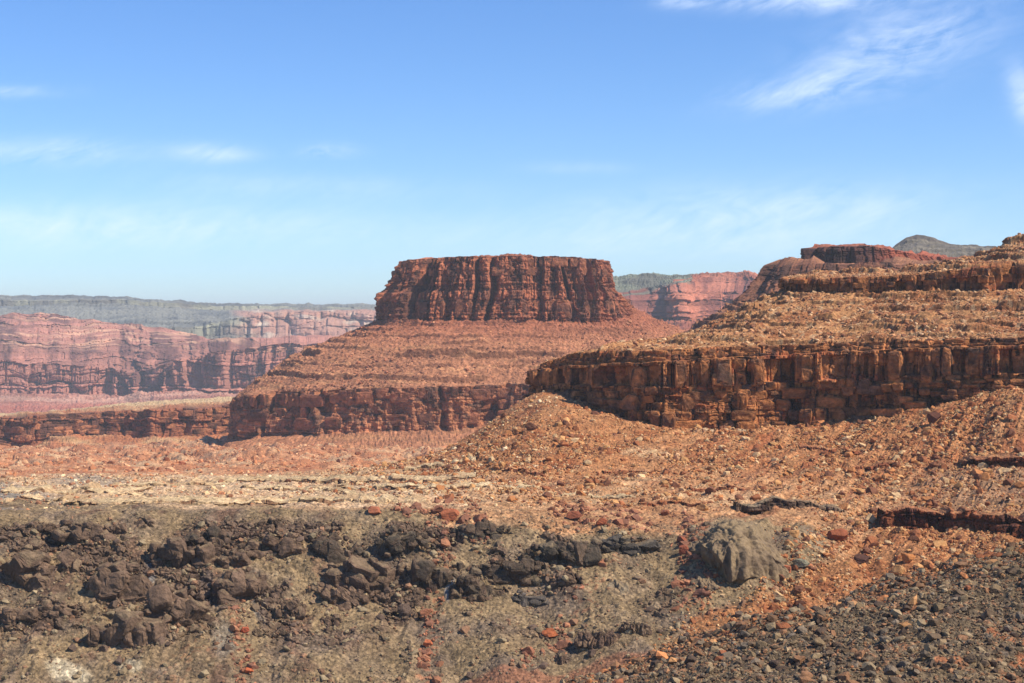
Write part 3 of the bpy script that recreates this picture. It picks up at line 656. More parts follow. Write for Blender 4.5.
dress(l, [((1, 2), 1.)], 30., [(140, 300, 50, .6), (60, 90, 24, .8), (28, 24, 12, .8)], 80., 330., (20., 18.), (24., .2, -.1), 1.0,
      simple_col(lin(190, 118, 88), lin(168, 98, 74), lin(190, 118, 90), lin(140, 84, 68), 110, dome_extra), 'far_dome', M_dome, 81,
      'far pinkish red bluff with a grey crest seen through the gap right of the butte', 'bluff', relief=(9, 380))

# ------------------------------------------------------------------ dark rubble slope in the near right corner
nx = [300, 480, 600, 680, 760, 840, 920, 1000, 1080, 1300]
def nl(pys, Ys): return [at(px, py, y) for px, py, y in zip(nx, pys, Ys if isinstance(Ys, list) else [Ys] * 10)]
ns = [[(x, 8, -2.6) for x in np.linspace(-14, 20, 10)], [(x, 45, z) for x, z in zip(np.linspace(-22, 40, 10), np.linspace(-26, -16, 10))],
      [(x, 150, z) for x, z in zip(np.linspace(-30, 80, 10), np.linspace(-64, -38, 10))],
      nl([860, 800, 760, 740, 720, 705, 700, 700, 700, 690], 236), nl([770, 720, 690, 668, 644, 622, 602, 584, 568, 530], [292, 290, 286, 284, 284, 286, 288, 290, 290, 290]),
      nl([760, 708, 676, 648, 622, 598, 576, 552, 534, 490], [330, 326, 318, 316, 318, 324, 328, 330, 330, 330]),
      nl([820, 760, 730, 700, 680, 660, 640, 620, 600, 560], 372), nl([900, 840, 800, 780, 760, 740, 720, 700, 680, 640], 440)]
nlft = Loft(ns, [8, 14, 30, 130, 76, 20, 6], 900, lead=4, smooth_t=True)
X, Y, Z = np.moveaxis(nlft.P, -1, 0)
nf1, nf2, nid = worley(X / 2.3, Y / 2.3, Z / 2.3, 5); mf1, mf2, mid_ = worley(X / 1.05, Y / 1.05, Z / 1.05, 6)
amp = sm(Y, 60, 150)
nlft.P[..., 2] += amp * (2.6 * fbm(X / 30, Y / 30, 1., 4) + .9 * np.maximum(0, .75 - nf1) * nid * 1.6 + .5 * np.maximum(0, .75 - mf1) * mid_)
NPX, NPY = proj(nlft.P); NP_ = nlft.P
nc = mixc(lin(126, 106, 80), lin(102, 86, 68), nid); nc = mixc(nc, lin(152, 108, 78), (mid_ > .9) * .6)
nc = mixc(nc, lin(168, 104, 68), sm(fbm(X / 9, Y / 9, 60., 4), .3, .5) * sm(NPX, 760, 1000) * .8)
crest = np.interp(NPX, [300, 480, 600, 680, 760, 840, 920, 1000, 1080, 1300], [760, 708, 676, 648, 622, 598, 576, 552, 534, 490])
nc = mixc(nc, lin(160, 104, 68), (1 - sm(NPY - crest + 9 * fbm(NP_[..., 0] / 6, NP_[..., 1] / 6, 5., 4), 0, 20)) * .75)
nc = nc * (.8 + .4 * mid_[..., None])
M_near = rock_material('dark rubble', .18, speck=.6, bump=.9, pebble=.7)
add('slope', nlft.mesh('slope', nc), M_near, kind='structure')
NP = nlft.P.copy()
DK, DB, BK = lin(106, 84, 67), lin(128, 102, 82), lin(82, 72, 60)
OUT = [
    (20, 566, 90, 56, DB, DK, 'huge brown rock mass cut off by the left edge of the photo'),
    (84, 534, 54, 22, DK, DB, 'long dark outcrop just below the bench rim, upper left'),
    (42, 529, 26, 13, DB, DK, 'small brown outcrop under the rim near the left edge'),
    (115, 531, 26, 15, DB, DK, 'blocky brown outcrop at the rim, second from the long dark one'),
    (120, 579, 54, 46, DB, DK, 'rounded brown crag in the middle of the left slope'),
    (184, 553, 66, 38, DK, DB, 'big jointed dark crag left of the stony gully'),
    (206, 541, 40, 26, DK, BK, 'dark crag leaning on the right end of the big jointed one'),
    (238, 588, 42, 44, DB, DK, 'large smooth brown rock with a deep shadow at its foot'),
    (174, 612, 44, 40, DK, DB, 'split brown crag low left of the large smooth rock'),
    (125, 628, 66, 44, DB, DK, 'broad low crag with a tan patch, lower left'),
    (275, 548, 54, 26, DB, DK, 'long brown outcrop just right of the upper gully'),
    (234, 560, 30, 26, DK, DB, 'narrow brown crag above the large smooth rock'),
    (330, 548, 40, 30, DK, BK, 'dark crag under the rim left of photo centre'),
    (362, 566, 60, 42, DK, DB, 'big dark crag with sloping ribs left of photo centre'),
    (404, 546, 44, 28, BK, DK, 'black topped crag below the rust boulder'),
    (432, 572, 46, 34, DK, BK, 'steep dark crag on the left bank of the centre gully'),
    (345, 590, 46, 26, DB, DK, 'low brown outcrop beneath the big ribbed crag'),
    (482, 533, 42, 20, BK, DK, 'black outcrop just under the rim right of the rust boulder'),
    (470, 587, 32, 38, DK, BK, 'standing dark crag at the left end of the central black band'),
    (512, 568, 62, 34, BK, DK, 'black ledgy crag in the centre of the black band'),
    (568, 556, 62, 34, BK, DK, 'black ledgy crag in the right half of the black band'),
    (622, 544, 58, 18, lin(88, 80, 72), BK, 'thin grey black tail rising at the right end of the black band'),
    (530, 590, 44, 16, lin(98, 88, 80), BK, 'low grey outcrop under the middle of the black band'),
    (16, 612, 44, 24, DB, DK, 'low brown outcrop under the huge mass at the left edge'),
    (290, 606, 26, 18, DK, DB, 'small brown crag right of the stony gully'),
    (58, 612, 34, 18, DB, DK, 'small brown outcrop between the left edge mass and the tan patched crag'),
    (330, 612, 18, 14, DK, DB, 'tiny brown crag alone below the low brown outcrop'),
]
CRAGS = [(a[0], a[1], a[2] / 2, a[3] / 2) for a in OUT]

# ------------------------------------------------------------------ loose rocks
def icosphere(n):
    t = (1 + 5 ** .5) / 2
    V = [(-1, t, 0), (1, t, 0), (-1, -t, 0), (1, -t, 0), (0, -1, t), (0, 1, t), (0, -1, -t), (0, 1, -t), (t, 0, -1), (t, 0, 1), (-t, 0, -1), (-t, 0, 1)]
    Fc = [(0, 11, 5), (0, 5, 1), (0, 1, 7), (0, 7, 10), (0, 10, 11), (1, 5, 9), (5, 11, 4), (11, 10, 2), (10, 7, 6), (7, 1, 8), (3, 9, 4), (3, 4, 2), (3, 2, 6), (3, 6, 8), (3, 8, 9), (4, 9, 5), (2, 4, 11), (6, 2, 10), (8, 6, 7), (9, 8, 1)]
    V = [tuple(np.array(v) / np.linalg.norm(v)) for v in V]
    for _ in range(n):
        mid = {}; nf = []
        def mp(a, b):
            k = (min(a, b), max(a, b))
            if k not in mid:
                v = np.array(V[a]) + np.array(V[b]); V.append(tuple(v / np.linalg.norm(v))); mid[k] = len(V) - 1
            return mid[k]
        for a, b, c in Fc:
            ab, bc, ca = mp(a, b), mp(b, c), mp(c, a); nf += [(a, ab, ca), (b, bc, ab), (c, ca, bc), (ab, bc, ca)]
        Fc = nf
    return np.array(V), np.array(Fc)
ICO = {n: icosphere(n) for n in (0, 1, 2, 3, 5, 6)}
def cut_rock(V, rs, cuts, lo=.45, hi=.85):
    V = V.copy()
    for _ in range(cuts):
        n = rs.normal(size=3); n /= np.linalg.norm(n); d = lo + rs.rand() * (hi - lo)
        o = V @ n - d; V -= np.maximum(o, 0)[:, None] * n
    return V
def rock_shape(seed, sub, cuts=9, rough=.0):
    rs = np.random.RandomState(seed); V, Fc = ICO[sub]; V = cut_rock(V, rs, cuts)
    if rough: V = V * (1 + rough * fbm(V[:, 0] * 2.2 + seed, V[:, 1] * 2.2, V[:, 2] * 2.2, 4))[:, None]
    V = V * (np.array([1, .8, .62]) * (0.85 + .3 * rs.rand(3)))
    return V / np.abs(V).max(), Fc
def rotm(rs, n, tilt=.5):
    a = rs.rand(n) * 2 * np.pi; b = rs.normal(size=n) * tilt; c = rs.normal(size=n) * tilt
    ca, sa, cb, sb, cc, sc = np.cos(a), np.sin(a), np.cos(b), np.sin(b), np.cos(c), np.sin(c); o, z = np.ones(n), np.zeros(n)
    Rz = np.stack([ca, -sa, z, sa, ca, z, z, z, o], -1).reshape(n, 3, 3); Rx = np.stack([o, z, z, z, cb, -sb, z, sb, cb], -1).reshape(n, 3, 3)
    Ry = np.stack([cc, z, sc, z, o, z, -sc, z, cc], -1).reshape(n, 3, 3)
    return Rx @ Ry @ Rz
def sample(P, weight, n, rs):
    """random points on a grid surface, weighted by area and weight"""
    a = P[1:, :-1] - P[:-1, :-1]; b = P[:-1, 1:] - P[:-1, :-1]
    w = np.linalg.norm(np.cross(a, b), axis=-1) * weight[:-1, :-1]; cw = np.cumsum(w.ravel()); k = np.searchsorted(cw, rs.rand(n) * cw[-1])
    k = np.minimum(k, w.size - 1); i, j = np.unravel_index(k, w.shape); u, v = rs.rand(n, 1), rs.rand(n, 1)
    p = P[i, j] + a[i, j] * u + b[i, j] * v
    return p, i, j
def scatter(P, weight, n, smin, smax, palette, seed, power=2.4, sub=0, sink=.25, tint=.18, pixel=None):
    rs = np.random.RandomState(seed); p, i, j = sample(P, weight, n, rs)
    s = np.clip(smin * (1 - rs.rand(n)) ** (-1 / power), smin, smax)
    col = np.array(palette)[rs.choice(len(palette), n)] * (1 + tint * rs.normal(size=(n, 1)))
    return dict(p=p, s=s, c=np.clip(col, .01, .9), R=rotm(rs, n), seed=rs.randint(0, 9, n), sink=sink)
def bulk(name, d, keep, mat, sub=0, label=None, cat=None):
    """all the small stones of one slope, which nobody could count, as one mesh"""
    Vs, Fs, Cs, off = [], [], [], 0
    for k in range(9):
        m = keep & (d['seed'] == k); n = int(m.sum())
        if not n: continue
        V, Fc = rock_shape(900 + k, sub, 5 if sub == 0 else 8)
        W = np.einsum('nij,vj->nvi', d['R'][m], V) * d['s'][m][:, None, None] + d['p'][m][:, None, :]; W[..., 2] += (d['s'][m] * (.35 - d['sink']))[:, None]
        Vs.append(W.reshape(-1, 3)); Fs.append((Fc[None] + (np.arange(n) * len(V))[:, None, None] + off).reshape(-1, 3)); off += n * len(V)
        Cs.append(np.repeat(d['c'][m], len(V), 0))
    add(name, mesh_arrays(name, np.concatenate(Vs), np.concatenate(Fs), np.concatenate(Cs), smooth=False), mat, label, cat, kind='stuff')
boulder_meshes = {}
def boulder_mesh(k, colour_key, colour, mat, sub=2):
    key = (k, colour_key)
    if key not in boulder_meshes:
        V, Fc = rock_shape(400 + k, sub, 11, .10)
        c = np.array(colour)[None] * (1 + .12 * noise(V[:, 0] * 3, V[:, 1] * 3, V[:, 2] * 3))[:, None]
        me = mesh_arrays('boulder', V, Fc, c, smooth=False); me.materials.append(mat); boulder_meshes[key] = me
    return boulder_meshes[key]
M_stone = rock_material('loose stone', .5, speck=.35, bump=.5, pebble=.0)
M_stone_near = rock_material('near stone', .18, speck=.45, bump=.6, pebble=.0)
def place_boulders(d, idx, key, pal, mat, label, group):
    for q in idx:
        c = int(np.argmin([np.abs(np.array(pc) - d['c'][q]).sum() for pc in pal]))
        o = add('boulder', boulder_mesh(int(q) % 5, key + str(c), pal[c], mat), None, label, 'boulder', group)
        o.location = d['p'][q] + np.array([0, 0, d['s'][q] * .12]); s = d['s'][q]; o.scale = (s, s, s)
        o.rotation_euler = (random.uniform(-.4, .4), random.uniform(-.4, .4), random.uniform(0, 6.28))
random.seed(4)
def split_largest(d, n, inside):
    x, y = proj(d['p']); app = d['s'] / d['p'][:, 1] * ((x > 4) & (x < 1020) & (y > 2) & (y < 680) & inside(x, y, d['p']))
    idx = np.argsort(-app)[:n]; keep = np.ones(len(d['s']), bool); keep[idx] = False
    return idx, keep
gx, gy = GPX, GPY
redpal = [lin(178, 118, 72), lin(188, 138, 88), lin(196, 160, 116), lin(152, 94, 60), lin(120, 78, 56)]
clump = sm(fbm((GP[..., 0] - .49 * GP[..., 1]) / 14, GP[..., 1] / 120, 77., 4) + .6 * fbm(GP[..., 0] / 9, GP[..., 1] / 9, 79., 3), -.3, .7)
debw = sm(GP[..., 1], 735, 760) * (1 - sm(GP[..., 1], 1000, 1100)) * sm(gx, 300, 480) * (.25 + sm(fbm(GP[..., 0] / 18, GP[..., 1] / 18, 70., 3), -.2, .5))
debw = np.maximum(debw, sm(gx - np.interp(gy, [500, 560, 620, 680], [840, 740, 680, 640]), -15, 15) * sm(GP[..., 1], 560, 600) * .9)
debw = debw * (.12 + clump) * (gx < 1040) * (gx > -20) * (GP[..., 1] < 1100)
d1 = scatter(GP, debw, 36000, .44, 3.0, redpal, 1, power=2.8)
i1, k1 = split_largest(d1, 95, lambda x, y, p: True)
place_boulders(d1, i1, 'red', redpal, M_stone, 'angular rust or tan boulder in the loose debris below the long banded cliff', 'boulders in the red debris')
bulk('rubble', d1, k1, M_stone)
benw = sm(GP[..., 1], 715, 740) * (1 - sm(GP[..., 1], 1050, 1150)) * (gx < 560) * (gx > -15) * (.15 + sm(fbm(GP[..., 0] / 30, GP[..., 1] / 12, 75., 3), .0, .5))
d2 = scatter(GP, benw, 4200, .45, 1.9, [lin(206, 170, 124), lin(190, 130, 90), lin(214, 186, 146), lin(150, 104, 76)], 2, power=2.6)
bulk('rubble', d2, np.ones(4200, bool), M_stone)
olw = sm(GP[..., 1], 570, 600) * (1 - sm(GP[..., 1], 692, 710)) * (gx < 800) * (gx > -15) * (.3 + sm(fbm(GP[..., 0] / 16, GP[..., 1] / 16, 80., 3), -.1, .5))
olpal = [lin(138, 118, 90), lin(116, 96, 76), lin(150, 130, 100), lin(104, 84, 70), lin(140, 104, 78)]
cw = np.zeros_like(gx)
for (x0, y0, rx, ry) in CRAGS: cw = np.maximum(cw, 1 - sm(np.hypot((gx - x0) / rx, (gy - y0 - ry * .3) / ry), .5, 1.5))
olw = olw * (.22 + cw)
d3 = scatter(GP, olw, 12000, .34, 2.0, olpal, 3, power=2.5)
i3, k3 = split_largest(d3, 60, lambda x, y, p: y > 520)
place_boulders(d3, i3, 'olive', olpal, M_stone, 'small brown block lying on the olive grey slope of the side canyon', 'blocks on the olive slope')
bulk('rubble', d3, k3, M_stone)
tongue = np.zeros_like(gx)
for (x0, y0, x1, y1, w, a) in [(448, 512, 425, 672, 13, .6), (236, 600, 245, 690, 11, .7), (690, 536, 695, 600, 18, .8), (472, 512, 478, 545, 8, .8), (600, 560, 545, 650, 6, .5), (400, 514, 480, 522, 9, 1.), (560, 512, 640, 524, 12, .7), (232, 560, 240, 600, 6, .7), (520, 660, 560, 640, 8, 1)]:
    k = np.clip(((gx - x0) * (x1 - x0) + (gy - y0) * (y1 - y0)) / ((x1 - x0) ** 2 + (y1 - y0) ** 2), 0, 1)
    tongue = np.maximum(tongue, a * (1 - sm(np.hypot(gx - x0 - k * (x1 - x0), gy - y0 - k * (y1 - y0)), w * .4, w * 1.4)))
tongue = tongue * (GP[..., 1] < 800) * (.1 + sm(fbm(GP[..., 0] / 7, GP[..., 1] / 7, 90., 3), 0, .4))
d4 = scatter(GP, tongue, 1300, .5, 2.6, [lin(150, 98, 72), lin(164, 112, 82), lin(130, 88, 68)], 4, power=2.3)
i4, k4 = split_largest(d4, 45, lambda x, y, p: True)
place_boulders(d4, i4, 'rust', [lin(150, 98, 72), lin(164, 112, 82), lin(130, 88, 68)], M_stone, 'rust red block in a narrow tongue of fallen stones crossing the olive slope', 'red blocks spilled down the olive slope')
bulk('rubble', d4, k4, M_stone)
mx, my = proj(RP); rows_t = rl.T[:, None] * np.ones_like(mx)
mw = ((rows_t > 4.9) & (rows_t < 7)) | (rows_t > 8)
mw = mw * (mx > 500) * (mx < 1040) * (.3 + sm(fbm(RP[..., 0] / 20, RP[..., 1] / 20, 85., 3), -.2, .5)) * (RP[..., 1] < 1300)
d5 = scatter(RP, mw, 10000, .5, 2.2, [lin(184, 132, 92), lin(168, 116, 80), lin(194, 156, 116), lin(136, 92, 68)], 5, power=2.8)
i5, k5 = split_largest(d5, 40, lambda x, y, p: True)
place_boulders(d5, i5, 'up', [lin(184, 132, 92), lin(168, 116, 80), lin(194, 156, 116), lin(136, 92, 68)], M_stone, 'tan or brown boulder on the bouldery slope above the long banded cliff', 'boulders above the long cliff')
bulk('rubble', d5, k5, M_stone)
nw = sm(NP[..., 1], 190, 215) * (1 - sm(NP[..., 1], 335, 350)) * (NPX > 560) * (NPX < 1050)
npal = [lin(132, 110, 82), lin(110, 90, 70), lin(150, 128, 98), lin(84, 68, 56), lin(122, 106, 88), lin(146, 106, 76)]
d6 = scatter(NP, nw, 34000, .17, 1.2, npal[:], 6, power=2.6)
i6, k6 = split_largest(d6, 60, lambda x, y, p: y > np.interp(x, [600, 1024], [684, 545]))
place_boulders(d6, i6, 'near', npal, M_stone_near, 'dark grey or brown block on the near rubble slope in the lower right corner', 'blocks on the near rubble slope')
bulk('rubble', d6, k6, M_stone_near)

# ------------------------------------------------------------------ named boulders and outcrops
vis = (GP[..., 1] > 560) & (GP[..., 1] < 1150); _gx = gx[vis]; _gy = gy[vis]; _gp = GP[vis]
def ground_at(px, py):
    d = (_gx - px) ** 2 + (_gy - py) ** 2; c = np.where(d < 2.5)[0]
    if len(c) == 0: return _gp[np.argmin(d)]
    return _gp[c[np.argmin(_gp[c, 1])]]
for k, (px, py, w, h, c, lab) in enumerate([
    (450, 516, 21, 13, lin(168, 98, 66), 'largest rust red boulder perched on the rim of the olive slope'),
    (375, 515, 15, 9, lin(160, 96, 68), 'flat brown boulder on the pale bench rim left of the large rust boulder'),
    (550, 633, 17, 12, lin(190, 108, 68), 'bright orange boulder alone low on the olive slope beside the fluted rock'),
    (428, 640, 11, 9, lin(184, 104, 68), 'small orange boulder low on the slope left of the photo centre'),
    (933, 427, 16, 13, lin(96, 60, 46), 'dark boulder under the right end of the long cliff, at the head of the gully'),
    (531, 430, 13, 10, lin(116, 78, 58), 'dark boulder high on the debris cone under the nose of the long cliff'),
    (836, 541, 27, 14, lin(146, 84, 56), 'broad brown boulder on the red slope right of the grey knob'),
    (574, 516, 17, 10, lin(150, 88, 62), 'brown boulder, leftmost of the cluster on the rim above the dark rocks'),
    (601, 527, 13, 8, lin(168, 92, 60), 'rust block, lowest of the boulder cluster on the rim above the dark rocks'),
    (800, 573, 19, 11, lin(128, 122, 100), 'grey green boulder in the red debris right of the knob'),
    (785, 577, 13, 12, lin(166, 98, 66), 'reddish boulder touching the grey green one right of the knob'),
    (907, 566, 15, 13, lin(192, 124, 72), 'pale orange leaning slab above the near rubble slope'),
    (861, 560, 17, 11, lin(90, 60, 48), 'dark flat topped block on the red slope under the right hand ledge'),
    (742, 534, 11, 6, lin(134, 82, 60), 'small brown stone sitting on top of the grey knob'),
    (683, 560, 13, 11, lin(156, 88, 64), 'red boulder against the left foot of the grey knob'),
    (682, 547, 12, 8, lin(148, 84, 60), 'red boulder just above the one at the left foot of the knob'),
    (664, 514, 12, 8, lin(146, 90, 64), 'brown boulder on the bench above the grey knob, alone'),
    (245, 629, 9, 8, lin(176, 92, 64), 'red boulder, highest in the stony gully on the left slope'),
    (247, 673, 12, 7, lin(184, 98, 62), 'orange red boulder low in the stony gully on the left slope'),
    (405, 607, 14, 14, lin(96, 78, 66), 'dark brown upright block in the middle of the olive slope')]):
    p = ground_at(px, py); s = w / 2 * p[1] / F
    V, Fc = rock_shape(700 + k, 3, 12, .12); V[:, 0] *= 1.0 / np.abs(V[:, 0]).max(); V[:, 2] *= (h / w) / np.abs(V[:, 2]).max(); V[:, 1] *= .8
    me = mesh_arrays('boulder', V * s, Fc, np.array(c)[None] * (1 + .15 * noise(V[:, 0] * 3, V[:, 1] * 3, V[:, 2] * 3))[:, None], smooth=False)
    add('boulder', me, M_stone, lab, 'boulder', loc=p + np.array([0, 0, s * h / w * .7]))

M_crag = rock_material('dark crag', .42, speck=.55, bump=1.0, pebble=.15)
M_knob = rock_material('grey knob', .42, speck=.4, bump=.8, pebble=.1)
def outcrop(k, px, py, w, h, c, c2, lab, style='crag', tilt=0., depth=.75, mat=None):
    if style == 'crag': w, h = w * 1.3, h * 1.25
    p = ground_at(px, py + h * .25); m = p[1] / F; a, b = w / 2 * m, h / 2 * m
    V, Fc = ICO[6 if style == 'knob' else 5]; rs = np.random.RandomState(50 + k)
    V = np.sign(V) * np.abs(V) ** .8; V = cut_rock(V, rs, 7 if style != 'flute' else 3, .55, .95)
    q = V * np.array([a, min(a, b * 1.3) * depth, b]); x, y, z = q.T; ct, st = math.cos(tilt), math.sin(tilt)
    xr, zr = x * ct + z * st, -x * st + z * ct; sc = max(2.6, min(a, b) * .62); o = k * 31.7
    n = V / np.linalg.norm(V, axis=1)[:, None]
    if style == 'flute':
        f1, f2, fi = worley(x / 1.7 + o, y / 1.7, z / 14, 7); d = .8 * (fi - .5) - .9 * (1 - sm(f2 - f1, 0, .4)) + .5 * fbm(x / 1.5, y / 1.5, z / 3, 3)
        tone = fi
    elif style == 'knob':
        d = 2.0 * fbm(x / 9 + o, y / 9, z / 22, 4) + 1.7 * fbm(x / 5.5 + o, y / 7, z / 40, 3, ridge=True) + .22 * fbm(x / 1.2, y / 1.2, z / 1.2, 3)
        tone = .5 + .8 * noise(x / 5 + o, y / 5, z / 9)
        # steep shaded face on the left, long tail that sinks into the slope on the right
        tt = np.clip(q[:, 0] / a, -1, 1); q[:, 0] = np.where(q[:, 0] > 0, q[:, 0] * 1.25, q[:, 0] * .85); q[:, 2] -= b * .55 * np.clip(tt, 0, 1) ** 1.5; q[:, 1] += b * .8 * np.clip(tt, 0, 1)
        col = None
    if style != 'crag':
        q = q + n * d[:, None]
        col = mixc(np.array(c), np.array(c2), sm(tone + .35 * fbm(x / 6 + o, y / 6, z / 6, 3), .35, .8))
        col = mixc(col, lin(144, 122, 92), sm(n[:, 2] + .25 * noise(x / 2, y / 2, z / 2), .72, .95) * .65)
    else:
        # a jointed mass: blocks that share the same joint directions, grown into one another
        A = rotm(rs, 1, .35)[0]; bb = max(b, a * .55); B0, BF = ICO[3]; qs, fs, cs, off = [], [], [], 0; dd = min(a, b * 1.3) * depth
        for t in range(44):
            big = t < 14; r = rs.rand() ** .5 * (.72 if big else 1.15); ph = rs.rand() * 2 * np.pi
            cx, cz = a * r * math.cos(ph), b * r * math.sin(ph); cy = -dd * math.sqrt(max(0, 1 - r * r)) * .35
            sc = bb * (rs.uniform(.28, .55) if big else rs.uniform(.08, .26))
            Bv = np.sign(B0) * np.abs(B0) ** .4; Bv = cut_rock(Bv, rs, 7, .62, 1.15)
            Bv = Bv * np.array([rs.uniform(.7, 1.35), rs.uniform(.7, 1.1), rs.uniform(.6, 1.15)]) * sc
            Bv = Bv @ A.T @ rotm(rs, 1, .16)[0].T if rs.rand() < .5 else Bv @ A.T
            Bv[:, 2] *= b / bb
            Bv = Bv + np.array([cx, cy, cz]) * np.array([1, 1, .85]); nb = B0
            x, y, z = Bv.T; g1, g2, gi = worley(x / (sc * .5) + o, y / (sc * .5), z / (sc * .4), 6)
            dv = sc * (.10 * fbm(x / sc * 1.3 + o, y / sc * 1.3, z / sc * 1.3, 5) + .10 * (gi - .5) - .10 * (1 - sm(g2 - g1, 0, .15)))
            Bv = Bv + nb * dv[:, None]
            cc = mixc(np.array(c), np.array(c2), np.clip(rs.rand() * .8 + .5 * fbm(x / 3 + o, y / 3, z / 3, 3), 0, 1))
            cc = mixc(cc, lin(146, 124, 94), sm(B0[:, 2] + .3 * noise(x / 2, y / 2, z / 2), .7, .95) * .5)
            qs.append(Bv); fs.append(BF + off); cs.append(cc); off += len(B0)
        q, Fc, col = np.concatenate(qs), np.concatenate(fs), np.concatenate(cs)
    me = mesh_arrays('rock_outcrop', q, Fc, col, smooth=(style == 'knob'))
    add('rock_outcrop', me, mat or M_crag, lab, 'rock outcrop', 'rock outcrops on the canyon wall', loc=(p[0], p[1] + b * (1.15 if style == 'knob' else .5), p[2] + b * (.0 if style == 'knob' else .2)))
for k, a in enumerate(OUT): outcrop(k, *a, tilt=[.3, -.2, .5, 0.1][k % 4])
outcrop(40, 597, 640, 46, 26, lin(140, 112, 88), lin(112, 88, 72), 'fluted tan brown rock with vertical grooves low on the slope', 'flute')
outcrop(41, 636, 632, 34, 18, lin(140, 116, 92), lin(116, 92, 76), 'smaller fluted rock just right of the grooved tan one', 'flute')
outcrop(42, 562, 650, 20, 18, lin(132, 108, 88), lin(110, 88, 72), 'small brown rock left of the grooved tan one', 'flute')
outcrop(43, 622, 592, 34, 28, lin(140, 122, 98), lin(120, 102, 84), 'pale eroded rock spur on the slope left of the knob', 'knob', mat=M_knob)
outcrop(44, 738, 560, 110, 74, lin(138, 116, 88), lin(122, 102, 80), 'large rounded olive grey knob with its left side in deep shadow', 'knob', depth=1.5, mat=M_knob)
outcrop(45, 716, 592, 56, 36, lin(134, 112, 86), lin(118, 98, 78), 'grooved olive grey foot of rock in front of the knob', 'knob', mat=M_knob)

# ------------------------------------------------------------------ ledges of hard rock that stand out of the slopes
def ledge(pxs, tops, hts, back, colf, name, label, blocks, seed, lift=1.):
    fr, tp, bk = [], [], []; rs = np.random.RandomState(seed); X_ = np.arange(pxs[0], pxs[-1], 5.)
    tops, hts = np.interp(X_, pxs, tops), np.interp(X_, pxs, hts); base_ = tops + hts; hts = hts * (.8 + .25 * np.clip(np.convolve(rs.rand(len(X_) + 2) * 1.3, [.4, .6, .4], 'valid'), 0, 1.4)); tops = base_ - hts; pxs = X_
    for px, t, h in zip(pxs, tops, hts):
        p = ground_at(px, t + h); m = p[1] / F
        fr.append((p[0], p[1] - 1.0, p[2] - 2.5 * m)); tp.append((p[0], p[1] + .4, p[2] + h * m * lift)); bk.append((p[0], p[1] + back, p[2] + h * m * lift + back * .02 - .2))
    bt = [(a, b - 2, c - 5) for a, b, c in fr]; b2 = [(a, b + 3, c - 6) for a, b, c in bk]
    n = int(abs(pxs[-1] - pxs[0]) * 2.2)
    l = Loft([bt, fr, tp, bk, b2], [3, int(max(hts) * 2.5) + 6, 14, 3], n, lead=1)
    dress(l, [((1,), 1.0)], 2.5, blocks, 1.6, 26., (1.6, 1.0), (40., .1, .9), .8, colf, name, M_mesa, seed, label, 'rock ledge', fine=1.0, kind=None, vj=1.2)
lc = simple_col(lin(196, 140, 96), lin(176, 116, 78), lin(150, 88, 58), lin(92, 56, 44), 9)
cc = simple_col(lin(214, 184, 140), lin(200, 164, 122), lin(200, 168, 126), lin(150, 112, 82), 9)
gc = simple_col(lin(150, 128, 100), lin(140, 112, 86), lin(112, 88, 70), lin(90, 68, 56), 9)
BLK = [(8, 12, 3.6, .9), (3.4, 4, 2.4, .9), (1.7, 1.6, 1.1, .7)]
ledge([884, 900, 925, 955, 990, 1040], [508, 506, 509, 512, 514, 516], [20, 19, 16, 15, 18, 18], 12, lc, 'rock_ledge', 'dark red broken ledge running out of the right edge above the rubble', BLK, 91)
ledge([966, 980, 1000, 1045], [460, 459, 459, 458], [6, 8, 8, 9], 14, lc, 'rock_ledge', 'short shadowed ledge at the right edge above the longer red one', BLK, 92)
ledge([736, 760, 790, 822, 850], [506, 505, 506, 508, 511], [7, 9, 6, 4, 2], 9, gc, 'rock_ledge', 'thin brown overhanging ledge above the grey knob', BLK, 93)
ledge([690, 720, 755, 790], [487, 486, 486, 488], [2, 3, 3, 1.5], 8, lc, 'rock_ledge', 'thin ledge on the speckled bench behind the knob', BLK, 94)
ledge([60, 120, 200, 280, 350, 430], [502, 501, 500, 499, 499, 499], [3, 3.4, 4, 3.4, 3, 2], 16, cc, 'rock_ledge', 'long cream slab ledge along the near rim of the left bench', [(14, 8, 2.6, .9), (5, 3, 1.4, .9)], 95)
ledge([372, 400, 430, 462, 490], [486, 484.5, 484, 484, 485], [2.4, 4, 4.4, 3, 1.5], 14, cc, 'rock_ledge', 'short dark fronted slab ledge left of centre on the bench', [(14, 8, 2.6, .9), (5, 3, 1.4, .9)], 96)
ledge([190, 260, 330, 400, 440, 480], [481, 480, 479.5, 478.5, 478, 476], [2, 2.4, 3, 3, 3, 1.6], 20, cc, 'rock_ledge', 'far cream ledge on the bench in front of the butte', [(18, 8, 3.0, .9), (6, 3, 1.6, .9)], 97)
ledge([405, 430, 455, 480], [470, 465, 461, 459], [2.5, 3.6, 3.6, 2], 14, cc, 'rock_ledge', 'cream ledge at the left foot of the red debris cone', [(12, 6, 2.2, .9), (5, 3, 1.4, .9)], 98)
ledge([0, 40, 90, 150], [492, 491, 490, 489], [2, 2.6, 2.4, 1.4], 18, cc, 'rock_ledge', 'low broken pale ledge near the left edge of the bench', [(14, 8, 2.6, .9), (5, 3, 1.4, .9)], 99)
ledge([470, 493, 516, 540], [485, 484, 485.5, 485], [1.8, 3.0, 3.0, 1.5], 8, cc, 'rock_ledge', 'thin pale broken ledge below the debris cone', BLK, 110)
ledge([560, 586, 613, 640], [494.4, 493.4, 494.9, 494.4], [1.6, 2.6, 2.6, 1.3], 8, cc, 'rock_ledge', 'thin pale ledge between the debris cone and the boulder cluster', BLK, 111)
